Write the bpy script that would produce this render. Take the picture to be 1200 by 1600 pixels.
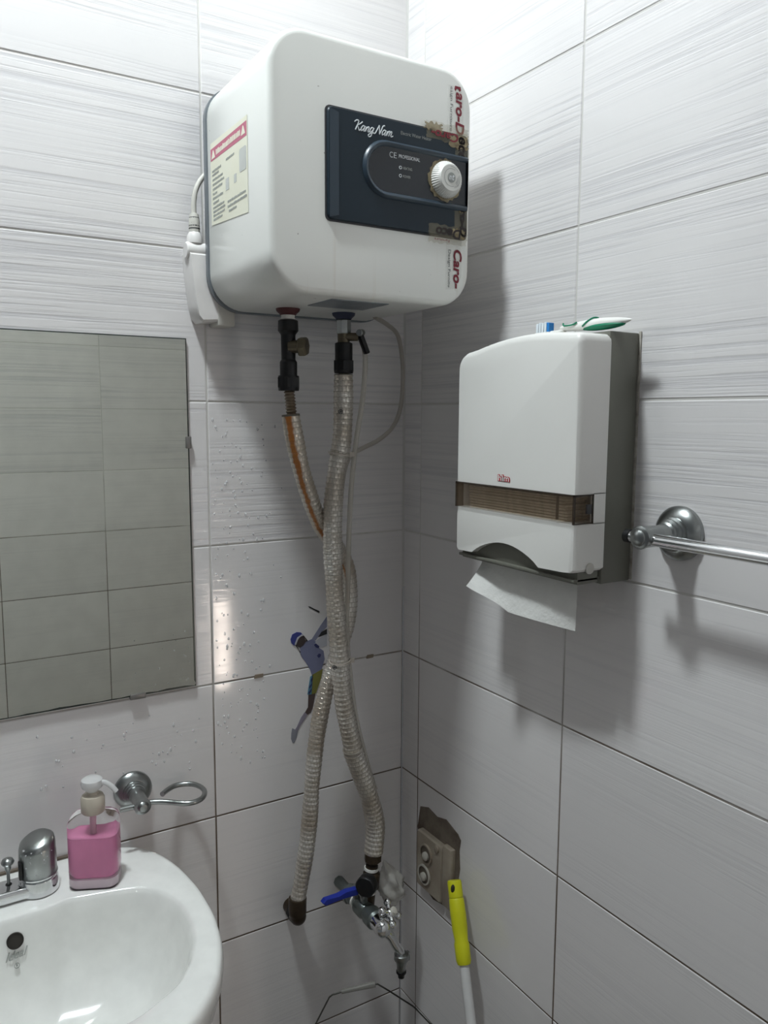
import bpy, bmesh, math, random
from mathutils import Vector, Matrix
for o in list(bpy.data.objects): bpy.data.objects.remove(o, do_unlink=True)
SC = bpy.context.scene
COL = SC.collection
random.seed(7)

# ------------------------------------------------------------------ camera
def setup_camera():
    yaw, pit, rol, f = .5475, .1202, .0048, 1239.39
    d = Vector((math.sin(yaw)*math.cos(pit), math.cos(yaw)*math.cos(pit), -math.sin(pit)))
    r = Vector((math.cos(yaw), -math.sin(yaw), 0)); u = r.cross(d)
    c, s = math.cos(rol), math.sin(rol)
    r2, u2 = c*r + s*u, -s*r + c*u
    cd = bpy.data.cameras.new('camera'); cam = bpy.data.objects.new('camera', cd); COL.objects.link(cam)
    M = Matrix((r2, u2, -d)).transposed().to_4x4()
    M.translation = Vector((-.85575, -1.32745, 1.62675)); cam.matrix_world = M
    cd.sensor_fit = 'HORIZONTAL'; cd.sensor_width = 36; cd.lens = f/1200*36; cd.clip_start = .01
    SC.camera = cam
setup_camera()
# ------------------------------------------------------------------ light and exposure
LAMP_POS = Vector((-.85, -.43, 3.04)); LAMP_R = .095; LAMP_POWER = 118; LAMP_COL = (.91, 1.0, 1.03)
ADDED_GLOW = 11; ADDED_GLOW_COL = (1, .86, .76)  # strength and tint of the added glowing pane
w = bpy.data.worlds.new('world'); SC.world = w; w.use_nodes = True
w.node_tree.nodes['Background'].inputs[0].default_value = (.8, .85, .9, 1)
w.node_tree.nodes['Background'].inputs[1].default_value = .05
SC.view_settings.view_transform = 'Standard'; SC.view_settings.look = 'None'
SC.view_settings.gamma = 1; SC.view_settings.use_curve_mapping = False
SC.view_settings.exposure = 1.2

# ------------------------------------------------------------------ materials
def nodes(name):
    m = bpy.data.materials.new(name); m.use_nodes = True
    return m, m.node_tree, m.node_tree.nodes['Principled BSDF']
def P(m_name, col, rough=.5, metal=0, spec=.5, coat=0, trans=0, ior=1.45, alpha=1, emit=None, es=0,
      noise=None, bump=None, sub=0):
    """noise=(scale, other colour, amount) mottles the colour; bump=(scale, strength)"""
    m, t, b = nodes(m_name)
    b.inputs['Base Color'].default_value = (*col, 1); b.inputs['Roughness'].default_value = rough
    b.inputs['Metallic'].default_value = metal; b.inputs['Specular IOR Level'].default_value = spec
    b.inputs['Coat Weight'].default_value = coat; b.inputs['Transmission Weight'].default_value = trans
    b.inputs['IOR'].default_value = ior; b.inputs['Alpha'].default_value = alpha
    if emit: b.inputs['Emission Color'].default_value = (*emit, 1); b.inputs['Emission Strength'].default_value = es
    tc = t.nodes.new('ShaderNodeTexCoord')
    n = t.nodes.new('ShaderNodeTexNoise'); n.inputs['Scale'].default_value = (noise or (30,))[0]
    n.inputs['Detail'].default_value = 4; t.links.new(tc.outputs['Object'], n.inputs['Vector'])
    r = t.nodes.new('ShaderNodeValToRGB'); r.color_ramp.elements[0].position = .35; r.color_ramp.elements[1].position = .68
    oc, am = (noise[1], noise[2]) if noise else (tuple(c*.93 for c in col), 1)
    r.color_ramp.elements[0].color = (*col, 1)
    r.color_ramp.elements[1].color = (*[c*(1-am)+o_*am for c, o_ in zip(col, oc)], 1)
    t.links.new(n.outputs[0], r.inputs[0]); t.links.new(r.outputs[0], b.inputs['Base Color'])
    if bump:
        n2 = t.nodes.new('ShaderNodeTexNoise'); n2.inputs['Scale'].default_value = bump[0]; n2.inputs['Detail'].default_value = 3
        t.links.new(tc.outputs['Object'], n2.inputs['Vector'])
        bp = t.nodes.new('ShaderNodeBump'); bp.inputs['Strength'].default_value = bump[1]; bp.inputs['Distance'].default_value = .002
        t.links.new(n2.outputs[0], bp.inputs['Height']); t.links.new(bp.outputs[0], b.inputs['Normal'])
    return m
def tile_mat(name, streak, bump):
    m, t, b = nodes(name); N = t.nodes.new; L = t.links.new
    tc = N('ShaderNodeTexCoord'); oi = N('ShaderNodeObjectInfo')
    add = N('ShaderNodeVectorMath'); add.operation = 'ADD'; L(tc.outputs['Object'], add.inputs[0])
    mul = N('ShaderNodeMath'); mul.operation = 'MULTIPLY'; mul.inputs[1].default_value = 37; L(oi.outputs['Random'], mul.inputs[0])
    cmb = N('ShaderNodeCombineXYZ'); L(mul.outputs[0], cmb.inputs[0]); L(mul.outputs[0], cmb.inputs[2]); L(cmb.outputs[0], add.inputs[1])
    # a slow wobble bends the lines
    wob = N('ShaderNodeTexNoise'); wob.inputs['Scale'].default_value = 3; L(add.outputs[0], wob.inputs['Vector'])
    mp = N('ShaderNodeMapping'); mp.inputs['Scale'].default_value = (1.1, 1, 95); L(add.outputs[0], mp.inputs['Vector'])
    ad2 = N('ShaderNodeVectorMath'); ad2.operation = 'ADD'; L(mp.outputs[0], ad2.inputs[0])
    wm = N('ShaderNodeVectorMath'); wm.operation = 'SCALE'; wm.inputs['Scale'].default_value = .5; L(wob.outputs['Color'], wm.inputs[0]); L(wm.outputs[0], ad2.inputs[1])
    n = N('ShaderNodeTexNoise'); n.inputs['Scale'].default_value = 1.6; n.inputs['Detail'].default_value = 4; n.inputs['Roughness'].default_value = .62
    L(ad2.outputs[0], n.inputs['Vector'])
    r = N('ShaderNodeValToRGB'); e = r.color_ramp.elements
    e[0].position = .36; e[0].color = (1, 1, 1, 1); e[1].position = .54; e[1].color = (0, 0, 0, 1); L(n.outputs[0], r.inputs[0])
    # streaks come in broad bands
    mp2 = N('ShaderNodeMapping'); mp2.inputs['Scale'].default_value = (1.2, 1, 9); L(add.outputs[0], mp2.inputs['Vector'])
    nb = N('ShaderNodeTexNoise'); nb.inputs['Scale'].default_value = 1; L(mp2.outputs[0], nb.inputs['Vector'])
    rb = N('ShaderNodeValToRGB'); rb.color_ramp.elements[0].position = .36; rb.color_ramp.elements[1].position = .56; L(nb.outputs[0], rb.inputs[0])
    ml = N('ShaderNodeMath'); ml.operation = 'MULTIPLY'; L(r.outputs[0], ml.inputs[0]); L(rb.outputs[0], ml.inputs[1])
    ms = N('ShaderNodeMath'); ms.operation = 'MULTIPLY'; ms.inputs[1].default_value = streak; L(ml.outputs[0], ms.inputs[0])
    mx = N('ShaderNodeMix'); mx.data_type = 'RGBA'; L(ms.outputs[0], mx.inputs['Factor'])
    mx.inputs[6].default_value = (.78, .752, .745, 1); mx.inputs[7].default_value = (.555, .54, .56, 1)
    # slight tone shift from tile to tile
    hsv = N('ShaderNodeHueSaturation'); vr = N('ShaderNodeMapRange'); vr.inputs[3].default_value = .96; vr.inputs[4].default_value = 1.03
    L(oi.outputs['Random'], vr.inputs[0]); L(vr.outputs[0], hsv.inputs['Value']); L(mx.outputs[2], hsv.inputs['Color'])
    L(hsv.outputs[0], b.inputs['Base Color'])
    bp = N('ShaderNodeBump'); bp.inputs['Strength'].default_value = bump; bp.inputs['Distance'].default_value = .0012
    L(ml.outputs[0], bp.inputs['Height']); bp.invert = True; L(bp.outputs[0], b.inputs['Normal'])
    b.inputs['Roughness'].default_value = .075; b.inputs['Specular IOR Level'].default_value = .5
    return m
def grout_mat():
    m, t, b = nodes('grout'); N = t.nodes.new; L = t.links.new
    g = N('ShaderNodeNewGeometry'); sx = N('ShaderNodeSeparateXYZ'); L(g.outputs['Position'], sx.inputs[0])
    n = N('ShaderNodeTexNoise'); n.inputs['Scale'].default_value = 9; n.inputs['Detail'].default_value = 5; L(g.outputs['Position'], n.inputs['Vector'])
    # mould creeps into the joints below the splash line
    ma = N('ShaderNodeMath'); ma.operation = 'MULTIPLY_ADD'; ma.inputs[1].default_value = .9; L(n.outputs[0], ma.inputs[0]); L(sx.outputs[2], ma.inputs[2])
    r = N('ShaderNodeValToRGB'); mr = N('ShaderNodeMapRange'); mr.inputs[1].default_value = 1.25; mr.inputs[2].default_value = 2.3
    L(ma.outputs[0], mr.inputs[0]); L(mr.outputs[0], r.inputs[0])
    e = r.color_ramp.elements; e[0].color = (.11, .075, .05, 1); e[1].color = (.62, .60, .57, 1); e[1].position = .55
    x = e.new(.25); x.color = (.22, .18, .15, 1)
    L(r.outputs[0], b.inputs['Base Color']); b.inputs['Roughness'].default_value = .8
    return m
def foil_mat(name, rust):
    """quilted foil sleeve; UV.x runs round the hose, UV.y along it in metres"""
    m, t, b = nodes(name); N = t.nodes.new; L = t.links.new
    uv = N('ShaderNodeUVMap'); uv.uv_map = 'UV'
    mp = N('ShaderNodeMapping'); mp.inputs['Scale'].default_value = (15, 108.7, 1); L(uv.outputs[0], mp.inputs[0])
    br = N('ShaderNodeTexBrick'); br.inputs['Scale'].default_value = 1; br.inputs['Mortar Size'].default_value = .09
    br.inputs['Mortar Smooth'].default_value = .8; br.inputs['Brick Width'].default_value = 1; br.inputs['Row Height'].default_value = 1
    br.inputs['Color1'].default_value = br.inputs['Color2'].default_value = (1, 1, 1, 1); br.inputs['Mortar'].default_value = (0, 0, 0, 1)
    L(mp.outputs[0], br.inputs['Vector'])
    n = N('ShaderNodeTexNoise'); n.inputs['Scale'].default_value = 14; n.inputs['Detail'].default_value = 6
    tc = N('ShaderNodeTexCoord'); L(tc.outputs['Object'], n.inputs['Vector'])
    r = N('ShaderNodeValToRGB'); e = r.color_ramp.elements
    e[0].position = .36; e[0].color = (.78, .75, .70, 1); e[1].position = .66; e[1].color = (.50, .43, .35, 1); L(n.outputs[0], r.inputs[0])
    mo = N('ShaderNodeMix'); mo.data_type = 'RGBA'; L(br.outputs['Color'], mo.inputs['Factor'])
    mo.inputs[6].default_value = (.42, .38, .33, 1); L(r.outputs[0], mo.inputs[7])
    out = mo.outputs[2]; met = None
    if rust:
        sx = N('ShaderNodeSeparateXYZ'); L(uv.outputs[0], sx.inputs[0])
        n2 = N('ShaderNodeTexNoise'); n2.inputs['Scale'].default_value = 75; L(tc.outputs['Object'], n2.inputs['Vector'])
        d = N('ShaderNodeMath'); d.operation = 'SUBTRACT'; d.inputs[1].default_value = rust; L(sx.outputs[0], d.inputs[0])
        a = N('ShaderNodeMath'); a.operation = 'ABSOLUTE'; L(d.outputs[0], a.inputs[0])
        vv = N('ShaderNodeMath'); vv.operation = 'MULTIPLY_ADD'; vv.inputs[1].default_value = .13; vv.inputs[2].default_value = 0; L(sx.outputs[1], vv.inputs[0])
        a2 = N('ShaderNodeMath'); a2.operation = 'ADD'; L(a.outputs[0], a2.inputs[0]); L(vv.outputs[0], a2.inputs[1])
        a3 = N('ShaderNodeMath'); a3.operation = 'MULTIPLY_ADD'; a3.inputs[1].default_value = -.085; L(n2.outputs[0], a3.inputs[0]); L(a2.outputs[0], a3.inputs[2])
        rr = N('ShaderNodeValToRGB'); rr.color_ramp.elements[0].position = .0; rr.color_ramp.elements[0].color = (1, 1, 1, 1)
        rr.color_ramp.elements[1].position = .035; rr.color_ramp.elements[1].color = (0, 0, 0, 1); L(a3.outputs[0], rr.inputs[0])
        mr = N('ShaderNodeMix'); mr.data_type = 'RGBA'; L(rr.outputs[0], mr.inputs['Factor']); L(out, mr.inputs[6]); mr.inputs[7].default_value = (.36, .13, .025, 1)
        out = mr.outputs[2]
        iv = N('ShaderNodeMath'); iv.operation = 'MULTIPLY_ADD'; iv.inputs[1].default_value = -.7; iv.inputs[2].default_value = .7; L(rr.outputs[0], iv.inputs[0]); met = iv.outputs[0]
    L(out, b.inputs['Base Color'])
    b.inputs['Metallic'].default_value = .7; b.inputs['Roughness'].default_value = .30
    if met: L(met, b.inputs['Metallic'])
    bp = N('ShaderNodeBump'); bp.inputs['Strength'].default_value = .6; bp.inputs['Distance'].default_value = .001
    L(br.outputs['Color'], bp.inputs['Height']); L(bp.outputs[0], b.inputs['Normal'])
    return m
def shell_mat():
    """white enamel with grime specks and faint rust runs below the panel"""
    m, t, b = nodes('heater_white'); N = t.nodes.new; L = t.links.new
    tc = N('ShaderNodeTexCoord')
    n = N('ShaderNodeTexNoise'); n.inputs['Scale'].default_value = 90; n.inputs['Detail'].default_value = 1; L(tc.outputs['Object'], n.inputs['Vector'])
    r = N('ShaderNodeValToRGB'); e = r.color_ramp.elements; e[0].position = .775; e[0].color = (0, 0, 0, 1); e[1].position = .80; e[1].color = (.8, .8, .8, 1); L(n.outputs[0], r.inputs[0])
    mp = N('ShaderNodeMapping'); mp.inputs['Scale'].default_value = (34, 0, 1.5); L(tc.outputs['Object'], mp.inputs[0])
    n2 = N('ShaderNodeTexNoise'); n2.inputs['Scale'].default_value = 1; n2.inputs['Detail'].default_value = 3; L(mp.outputs[0], n2.inputs['Vector'])
    r2 = N('ShaderNodeValToRGB'); e = r2.color_ramp.elements; e[0].position = .62; e[0].color = (0, 0, 0, 1); e[1].position = .8; e[1].color = (.45, .45, .45, 1); L(n2.outputs[0], r2.inputs[0])
    sx = N('ShaderNodeSeparateXYZ'); L(tc.outputs['Object'], sx.inputs[0])
    low = N('ShaderNodeMapRange'); low.inputs[1].default_value = -.07; low.inputs[2].default_value = -.10; L(sx.outputs[2], low.inputs[0])
    mu = N('ShaderNodeMath'); mu.operation = 'MULTIPLY'; L(r2.outputs[0], mu.inputs[0]); L(low.outputs[0], mu.inputs[1])
    m1 = N('ShaderNodeMix'); m1.data_type = 'RGBA'; L(mu.outputs[0], m1.inputs['Factor']); m1.inputs[6].default_value = (.80, .80, .76, 1); m1.inputs[7].default_value = (.50, .36, .22, 1)
    m2 = N('ShaderNodeMix'); m2.data_type = 'RGBA'; L(r.outputs[0], m2.inputs['Factor']); L(m1.outputs[2], m2.inputs[6]); m2.inputs[7].default_value = (.35, .33, .30, 1)
    L(m2.outputs[2], b.inputs['Base Color']); b.inputs['Roughness'].default_value = .3; b.inputs['Coat Weight'].default_value = .25; b.inputs['Coat Roughness'].default_value = .15
    return m
M = {}
M['tile_streak'] = tile_mat('tile_streaked', .52, .28)
M['tile_plain'] = tile_mat('tile_soft_streaked', .16, .10)
M['grout'] = grout_mat()
M['paint'] = P('white_ceiling_paint', (.8, .8, .79), .7)
M['floor'] = P('grey_floor_tile', (.26, .23, .19), .4, noise=(9, (.20, .17, .14), .7))
M['white_shell'] = shell_mat()
M['plastic_white'] = P('white_plastic', (.84, .825, .79), .32, noise=(6, (.80, .785, .75), .6))
M['plug_white'] = P('aged_white_plastic', (.78, .75, .73), .35)
M['cord_grey'] = P('pale_grey_cord', (.60, .58, .53), .5)
M['cord_dull'] = P('dull_beige_cord', (.42, .38, .34), .5)
M['rim_grey'] = P('grey_metal_rim', (.20, .22, .24), .35, .3)
M['panel'] = P('slate_blue_plastic', (.012, .023, .034), .42, spec=.35, noise=(16, (.015, .026, .038), .5))
M['panel_edge'] = P('slate_blue_edge', (.028, .046, .066), .34, coat=.12)
M['panel_black'] = P('blue_black_plastic', (.008, .012, .018), .25, coat=.15)
M['print_white'] = P('white_print', (.78, .80, .82), .5)
M['print_silver'] = P('silver_lettering', (.72, .75, .77), .3, .3)
M['print_grey'] = P('grey_print', (.34, .35, .33), .6)
M['print_dark'] = P('dark_print', (.06, .06, .065), .6)
M['maroon'] = P('maroon_print', (.20, .015, .03), .55)
M['black_print'] = P('blackened_print', (.02, .012, .014), .55)
M['pink_print'] = P('faded_red_print', (.52, .15, .22), .55)
M['label_cream'] = P('cream_label', (.78, .77, .64), .5, noise=(12, (.74, .72, .57), .6))
M['knob'] = P('ivory_knob', (.74, .73, .69), .35)
M['tape'] = P('yellowed_clear_tape', (.60, .53, .36), .3, alpha=.13, noise=(40, (.35, .27, .14), .8))
M['tape_residue'] = P('tape_residue', (.50, .42, .26), .6, alpha=.60, noise=(70, (.22, .16, .09), .9), bump=(160, .5))
M['tape_film'] = P('clear_film', (.85, .84, .78), .25, alpha=.05)
M['black_metal'] = P('blackened_brass', (.018, .018, .020), .42, .55, noise=(60, (.03, .028, .025), .6))
M['brown_metal'] = P('dark_brown_brass', (.055, .040, .028), .42, .7, noise=(50, (.09, .065, .04), .6))
M['brass'] = P('dull_brass', (.17, .145, .10), .45, .8, noise=(50, (.10, .08, .06), .6))
M['steel_flex'] = P('tarnished_steel', (.30, .25, .20), .36, .85, noise=(40, (.19, .14, .09), .7))
M['chrome'] = P('chrome', (.78, .79, .80), .10, 1, noise=(25, (.70, .71, .72), .6))
M['chrome_dull'] = P('dulled_chrome', (.36, .375, .37), .30, 1, noise=(30, (.27, .28, .275), .6))
M['valve_green'] = P('dull_green_chrome', (.26, .29, .28), .33, .9, noise=(30, (.16, .18, .17), .6))
M['teflon'] = P('white_thread_tape', (.78, .76, .72), .7, bump=(200, .6))
M['blue_lever'] = P('blue_plastic', (.012, .028, .30), .4)
M['foil'] = foil_mat('foil_sleeve', 0)
M['foil_rust'] = foil_mat('foil_sleeve_rusted', .12)
M['foam'] = P('grey_foam', (.13, .12, .10), .9)
M['tube_clear'] = P('milky_clear_tube', (.66, .62, .55), .25, alpha=.55)
M['tie'] = P('cable_tie', (.55, .49, .43), .5)
M['red_ring'] = P('red_flange', (.07, .012, .014), .5)
M['blue_ring'] = P('dark_blue_flange', (.02, .025, .06), .5)
M['disp_grey'] = P('olive_grey_plastic', (.17, .168, .14), .45, noise=(8, (.15, .148, .125), .8))
M['caulk'] = P('dirty_caulk', (.50, .48, .43), .8, noise=(60, (.24, .21, .17), .8), bump=(90, .8))
M['smoke'] = P('smoked_plastic', (.20, .14, .09), .15, alpha=.26, coat=.2)
M['smoke_dark'] = P('smoked_frame', (.05, .035, .025), .25, alpha=.9)
M['kraft'] = P('beige_paper', (.60, .50, .38), .85, noise=(120, (.40, .33, .24), .7))
M['kraft_dark'] = P('dark_brown_case', (.10, .075, .05), .7)
M['tissue'] = P('white_crepe_paper', (.74, .73, .70), .9, bump=(150, .55))
M['red_logo'] = P('red_logo', (.52, .03, .05), .5)
M['green'] = P('green_rubber', (.0, .20, .10), .45)
M['blue_bristle'] = P('blue_bristle', (.02, .22, .60), .5)
M['white_bristle'] = P('white_bristle', (.74, .80, .85), .55)
M['mirror'] = P('old_mirror_silver', (.74, .765, .69), .012, 1)
M['mirror_edge'] = P('dark_mirror_edge', (.05, .06, .055), .3, .5)
M['clip'] = P('mirror_clip', (.22, .21, .20), .35, .5)
M['ceramic'] = P('white_ceramic', (.87, .865, .835), .12, coat=.3)
M['hole'] = P('overflow_dark', (.03, .025, .02), .6)
M['clear'] = P('clear_bottle', (.97, .95, .96), .06, trans=1, ior=1.2)
M['pink'] = P('pink_soap', (.98, .36, .62), .12, trans=.15, ior=1.33)
M['pink_pale'] = P('pale_pink_base', (1, .84, .91), .25)
M['collar'] = P('beige_collar', (.50, .44, .36), .4, noise=(30, (.56, .50, .42), .7))
M['pump'] = P('milky_pump', (.75, .74, .74), .2, alpha=.72)
M['tube_pink'] = P('dip_tube', (.70, .45, .53), .3)
M['socket'] = P('yellowed_socket', (.40, .35, .28), .5, noise=(18, (.27, .21, .16), .8))
M['socket_dark'] = P('socket_recess', (.14, .115, .09), .6)
M['socket_white'] = P('socket_insert', (.56, .53, .47), .45)
M['mortar'] = P('stained_mortar', (.20, .165, .13), .9, noise=(22, (.085, .06, .045), .9), bump=(60, .9))
M['yellow'] = P('yellow_plastic', (.60, .60, .010), .42)
M['pole'] = P('white_pole', (.62, .61, .60), .35)
M['dark'] = P('dark_hollow', (.03, .03, .015), .7)
M['plastic_wrap'] = P('milky_plastic_wrap', (.68, .66, .62), .22, alpha=.62, bump=(60, 1))
M['bucket'] = P('grey_bucket_plastic', (.33, .33, .30), .45)
M['wire'] = P('galvanised_wire', (.50, .49, .45), .35, .9)
M['grip'] = P('clear_grip', (.30, .29, .26), .35, alpha=.6)
M['wire_dark'] = P('dark_wire', (.05, .047, .04), .5, .3)
M['drop'] = P('water', (.80, .81, .82), .03, spec=.9, alpha=.38)
for k, c, r in (('s_blue', (.045, .055, .24), .5), ('s_white', (.50, .50, .54), .5), ('s_dark', (.055, .04, .04), .55), ('s_shirt', (.19, .20, .31), .55),
                ('s_sleeve', (.25, .26, .36), .55), ('s_olive', (.21, .20, .045), .55), ('s_cyan', (.10, .24, .34), .55), ('s_leg', (.10, .07, .065), .55),
                ('s_sock', (.30, .27, .33), .55), ('s_shoe', (.27, .27, .31), .55), ('s_black', (.02, .02, .022), .5), ('s_emblem', (.03, .035, .12), .5), ('chip', (.25, .20, .15), .7)):
    M[k] = P(k[2:]+'_print' if k[:2] == 's_' else 'chipped_mortar', c, r)

# ------------------------------------------------------------------ mesh helpers
WL = {}
def V(*a): return Vector(a)
def obj(name, bm, mat, parent=None, smooth=40, keep=None):
    bmesh.ops.remove_doubles(bm, verts=bm.verts, dist=1e-6)
    bmesh.ops.recalc_face_normals(bm, faces=bm.faces)
    for f_ in bm.faces: f_.smooth = smooth > 0
    for e in bm.edges:
        if len(e.link_faces) == 2 and e.calc_face_angle(0) > math.radians(smooth): e.smooth = False
    c = keep
    if c is None:
        xs = [v.co for v in bm.verts]
        c = Vector([(min(v[i] for v in xs)+max(v[i] for v in xs))/2 for i in range(3)])
    bmesh.ops.translate(bm, verts=bm.verts, vec=-c)
    me = bpy.data.meshes.new(name); bm.to_mesh(me); bm.free()
    for m in (mat if isinstance(mat, (list, tuple)) else [mat]): me.materials.append(m)
    o = bpy.data.objects.new(name, me); COL.objects.link(o); place(o, c, parent)
    return o
def place(o, c, parent=None):
    c = Vector(c); WL[o] = c
    if parent is not None: o.parent = parent; o.location = c - WL[parent]
    else: o.location = c
def tag(o, label=None, cat=None, group=None, kind=None):
    for k, v in (('label', label), ('category', cat), ('group', group), ('kind', kind)):
        if v: o[k] = v
    return o
def root(name, label, cat, loc, group=None):
    o = bpy.data.objects.new(name, None); o.empty_display_size = .05; COL.objects.link(o); place(o, loc)
    return tag(o, label, cat, group)
def merge(*bms):
    out = bms[0]
    for b in bms[1:]:
        me = bpy.data.meshes.new('t'); b.to_mesh(me); out.from_mesh(me); bpy.data.meshes.remove(me); b.free()
    return out
def box(x0, x1, y0, y1, z0, z1, bev=0, seg=2):
    bm = bmesh.new(); bmesh.ops.create_cube(bm, size=1)
    for v in bm.verts: v.co = V((x0+x1)/2 + v.co.x*(x1-x0), (y0+y1)/2 + v.co.y*(y1-y0), (z0+z1)/2 + v.co.z*(z1-z0))
    if bev: bmesh.ops.bevel(bm, geom=bm.edges[:], offset=bev, segments=seg, affect='EDGES', profile=.5)
    return bm
def xf(bm, mat): bmesh.ops.transform(bm, matrix=mat, verts=bm.verts); return bm
def rot_about(bm, c, ang, axis):
    c = Vector(c); return xf(bm, Matrix.Translation(c) @ Matrix.Rotation(ang, 4, axis) @ Matrix.Translation(-c))
def lathe(prof, origin, axis=(0, 0, 1), n=28, rfun=None):
    """prof = [(radius, height)]; ends with radius 0 close to a point"""
    bm = bmesh.new(); q = V(0, 0, 1).rotation_difference(Vector(axis).normalized()); O = Vector(origin); rings = []
    for r, h in prof:
        if r < 1e-7: rings.append([bm.verts.new(O + q @ V(0, 0, h))])
        else:
            rings.append([bm.verts.new(O + q @ V((rfun(r, a) if rfun else r)*math.cos(2*math.pi*a/n), (rfun(r, a) if rfun else r)*math.sin(2*math.pi*a/n), h)) for a in range(n)])
    for A, B in zip(rings, rings[1:]):
        for i in range(n):
            j = (i+1) % n
            if len(A) == 1 and len(B) > 1: bm.faces.new((A[0], B[i], B[j]))
            elif len(B) == 1 and len(A) > 1: bm.faces.new((A[i], A[j], B[0]))
            elif len(A) > 1: bm.faces.new((A[i], A[j], B[j], B[i]))
    for R_ in (rings[0], rings[-1]):
        if len(R_) > 2: bm.faces.new(R_)
    return bm
def cyl(a, b, r, n=20, bev=0, r2=None):
    a, b = Vector(a), Vector(b); h = (b-a).length; r2 = r if r2 is None else r2
    pr = [(r-bev, 0), (r, bev), (r2, h-bev), (r2-bev, h)] if bev else [(r, 0), (r2, h)]
    return lathe(pr, a, b-a, n)
def catmull(p, sub=6):
    p = [Vector(q) for q in p]; o = []
    for i in range(len(p)-1):
        a, b, c, d = p[max(i-1, 0)], p[i], p[i+1], p[min(i+2, len(p)-1)]
        for k in range(sub):
            t = k/sub
            o.append(.5*((2*b) + (c-a)*t + (2*a-5*b+4*c-d)*t*t + (3*b-a-3*c+d)*t**3))
    o.append(p[-1]); return o
def resample(p, step):
    L = [0]
    for a, b in zip(p, p[1:]): L.append(L[-1] + (b-a).length)
    n = max(2, int(L[-1]/step)); o = []; k = 0
    for i in range(n+1):
        s = L[-1]*i/n
        while k < len(L)-2 and L[k+1] < s: k += 1
        t = (s-L[k])/max(1e-9, L[k+1]-L[k]); o.append(p[k].lerp(p[k+1], t))
    return o
def tube(pts, r, n=12, rfun=None, ref=(0, -1, 0), caps=True):
    """rfun(s) scales the radius at arc length s; UV.x round from ref, UV.y = metres"""
    bm = bmesh.new(); uvl = bm.loops.layers.uv.new('UV'); pts = [Vector(p) for p in pts]; rings = []; S = [0]
    u = None
    for i, p in enumerate(pts):
        t = (pts[min(i+1, len(pts)-1)] - pts[max(i-1, 0)]).normalized()
        if u is None:
            u = Vector(ref) - t*t.dot(Vector(ref))
            if u.length < .1: u = V(1, 0, 0) - t*t.x
            u.normalize()
        else: u = (u - t*t.dot(u)).normalized()
        w = t.cross(u)
        if i: S.append(S[-1] + (p-pts[i-1]).length)
        rr = r*(rfun(S[-1]) if rfun else 1)
        rings.append([bm.verts.new(p + rr*(math.cos(2*math.pi*a/n)*u + math.sin(2*math.pi*a/n)*w)) for a in range(n)])
    for k in range(len(rings)-1):
        for i in range(n):
            j = (i+1) % n
            f_ = bm.faces.new((rings[k][i], rings[k][j], rings[k+1][j], rings[k+1][i]))
            for lp, (uu, vv) in zip(f_.loops, ((i/n, S[k]), ((i+1)/n, S[k]), ((i+1)/n, S[k+1]), (i/n, S[k+1]))): lp[uvl].uv = (uu, vv)
    if caps: bm.faces.new(rings[0]); bm.faces.new(rings[-1])
    return bm
def ball(c, r, sub=2, scale=(1, 1, 1)):
    bm = bmesh.new(); bmesh.ops.create_icosphere(bm, subdivisions=sub, radius=r)
    for v in bm.verts: v.co = Vector(c) + V(v.co.x*scale[0], v.co.y*scale[1], v.co.z*scale[2])
    return bm
def prism(poly, mp, h0, h1, inset=0):
    """poly in 2-D, mp(u, v, h) -> 3-D; inset chamfers the h1 face towards the centroid"""
    bm = bmesh.new(); cx = sum(p[0] for p in poly)/len(poly); cy = sum(p[1] for p in poly)/len(poly)
    def ring(h, ins):
        o = []
        for (x, y) in poly:
            d = math.hypot(x-cx, y-cy) or 1
            o.append(bm.verts.new(mp(x-(x-cx)/d*ins, y-(y-cy)/d*ins, h)))
        return o
    R_ = [ring(h0, 0), ring(h1-(abs(inset) if h1 > h0 else -abs(inset)), 0)] if inset else [ring(h0, 0)]
    R_.append(ring(h1, inset))
    for A, B in zip(R_, R_[1:]):
        for i in range(len(poly)): bm.faces.new((A[i], A[(i+1) % len(poly)], B[(i+1) % len(poly)], B[i]))
    bm.faces.new(R_[0]); bm.faces.new(R_[-1]); return bm
def rrect(x0, x1, y0, y1, r, n=8):
    o = []
    for cx, cy, a0 in ((x1-r, y1-r, 0), (x0+r, y1-r, 90), (x0+r, y0+r, 180), (x1-r, y0+r, 270)):
        for k in range(n+1):
            a = math.radians(a0 + 90*k/n); o.append((cx + r*math.cos(a), cy + r*math.sin(a)))
    return o
FRONT = lambda y: (lambda u, v, h: V(u, y-h, v))          # plane facing -y
RIGHT = lambda x: (lambda u, v, h: V(x-h, u, v))          # plane facing -x, u = y
def text_bm(body, origin, right, up, width, height=None, shear=0, bold=0, depth=.0003, align='LEFT', spacing=1):
    cu = bpy.data.curves.new('t', 'FONT'); cu.body = body; cu.shear = shear; cu.offset = bold; cu.size = 1; cu.resolution_u = 3
    cu.space_character = spacing
    to = bpy.data.objects.new('t', cu); COL.objects.link(to)
    dg = bpy.context.evaluated_depsgraph_get(); dg.update(); me = bpy.data.meshes.new_from_object(to.evaluated_get(dg))
    bpy.data.objects.remove(to); bpy.data.curves.remove(cu)
    bm = bmesh.new(); bm.from_mesh(me); bpy.data.meshes.remove(me)
    if not bm.verts: return bm
    xs = [v.co.x for v in bm.verts]; ys = [v.co.y for v in bm.verts]; x0, y0 = min(xs), min(ys)
    sx = width/(max(xs)-x0); sy = height/(max(ys)-y0) if height else sx
    R_, U_ = Vector(right).normalized(), Vector(up).normalized(); N_ = R_.cross(U_)
    for v in bm.verts: v.co = Vector(origin) + R_*(v.co.x-x0)*sx + U_*(v.co.y-y0)*sy + N_*depth
    return bm

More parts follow.
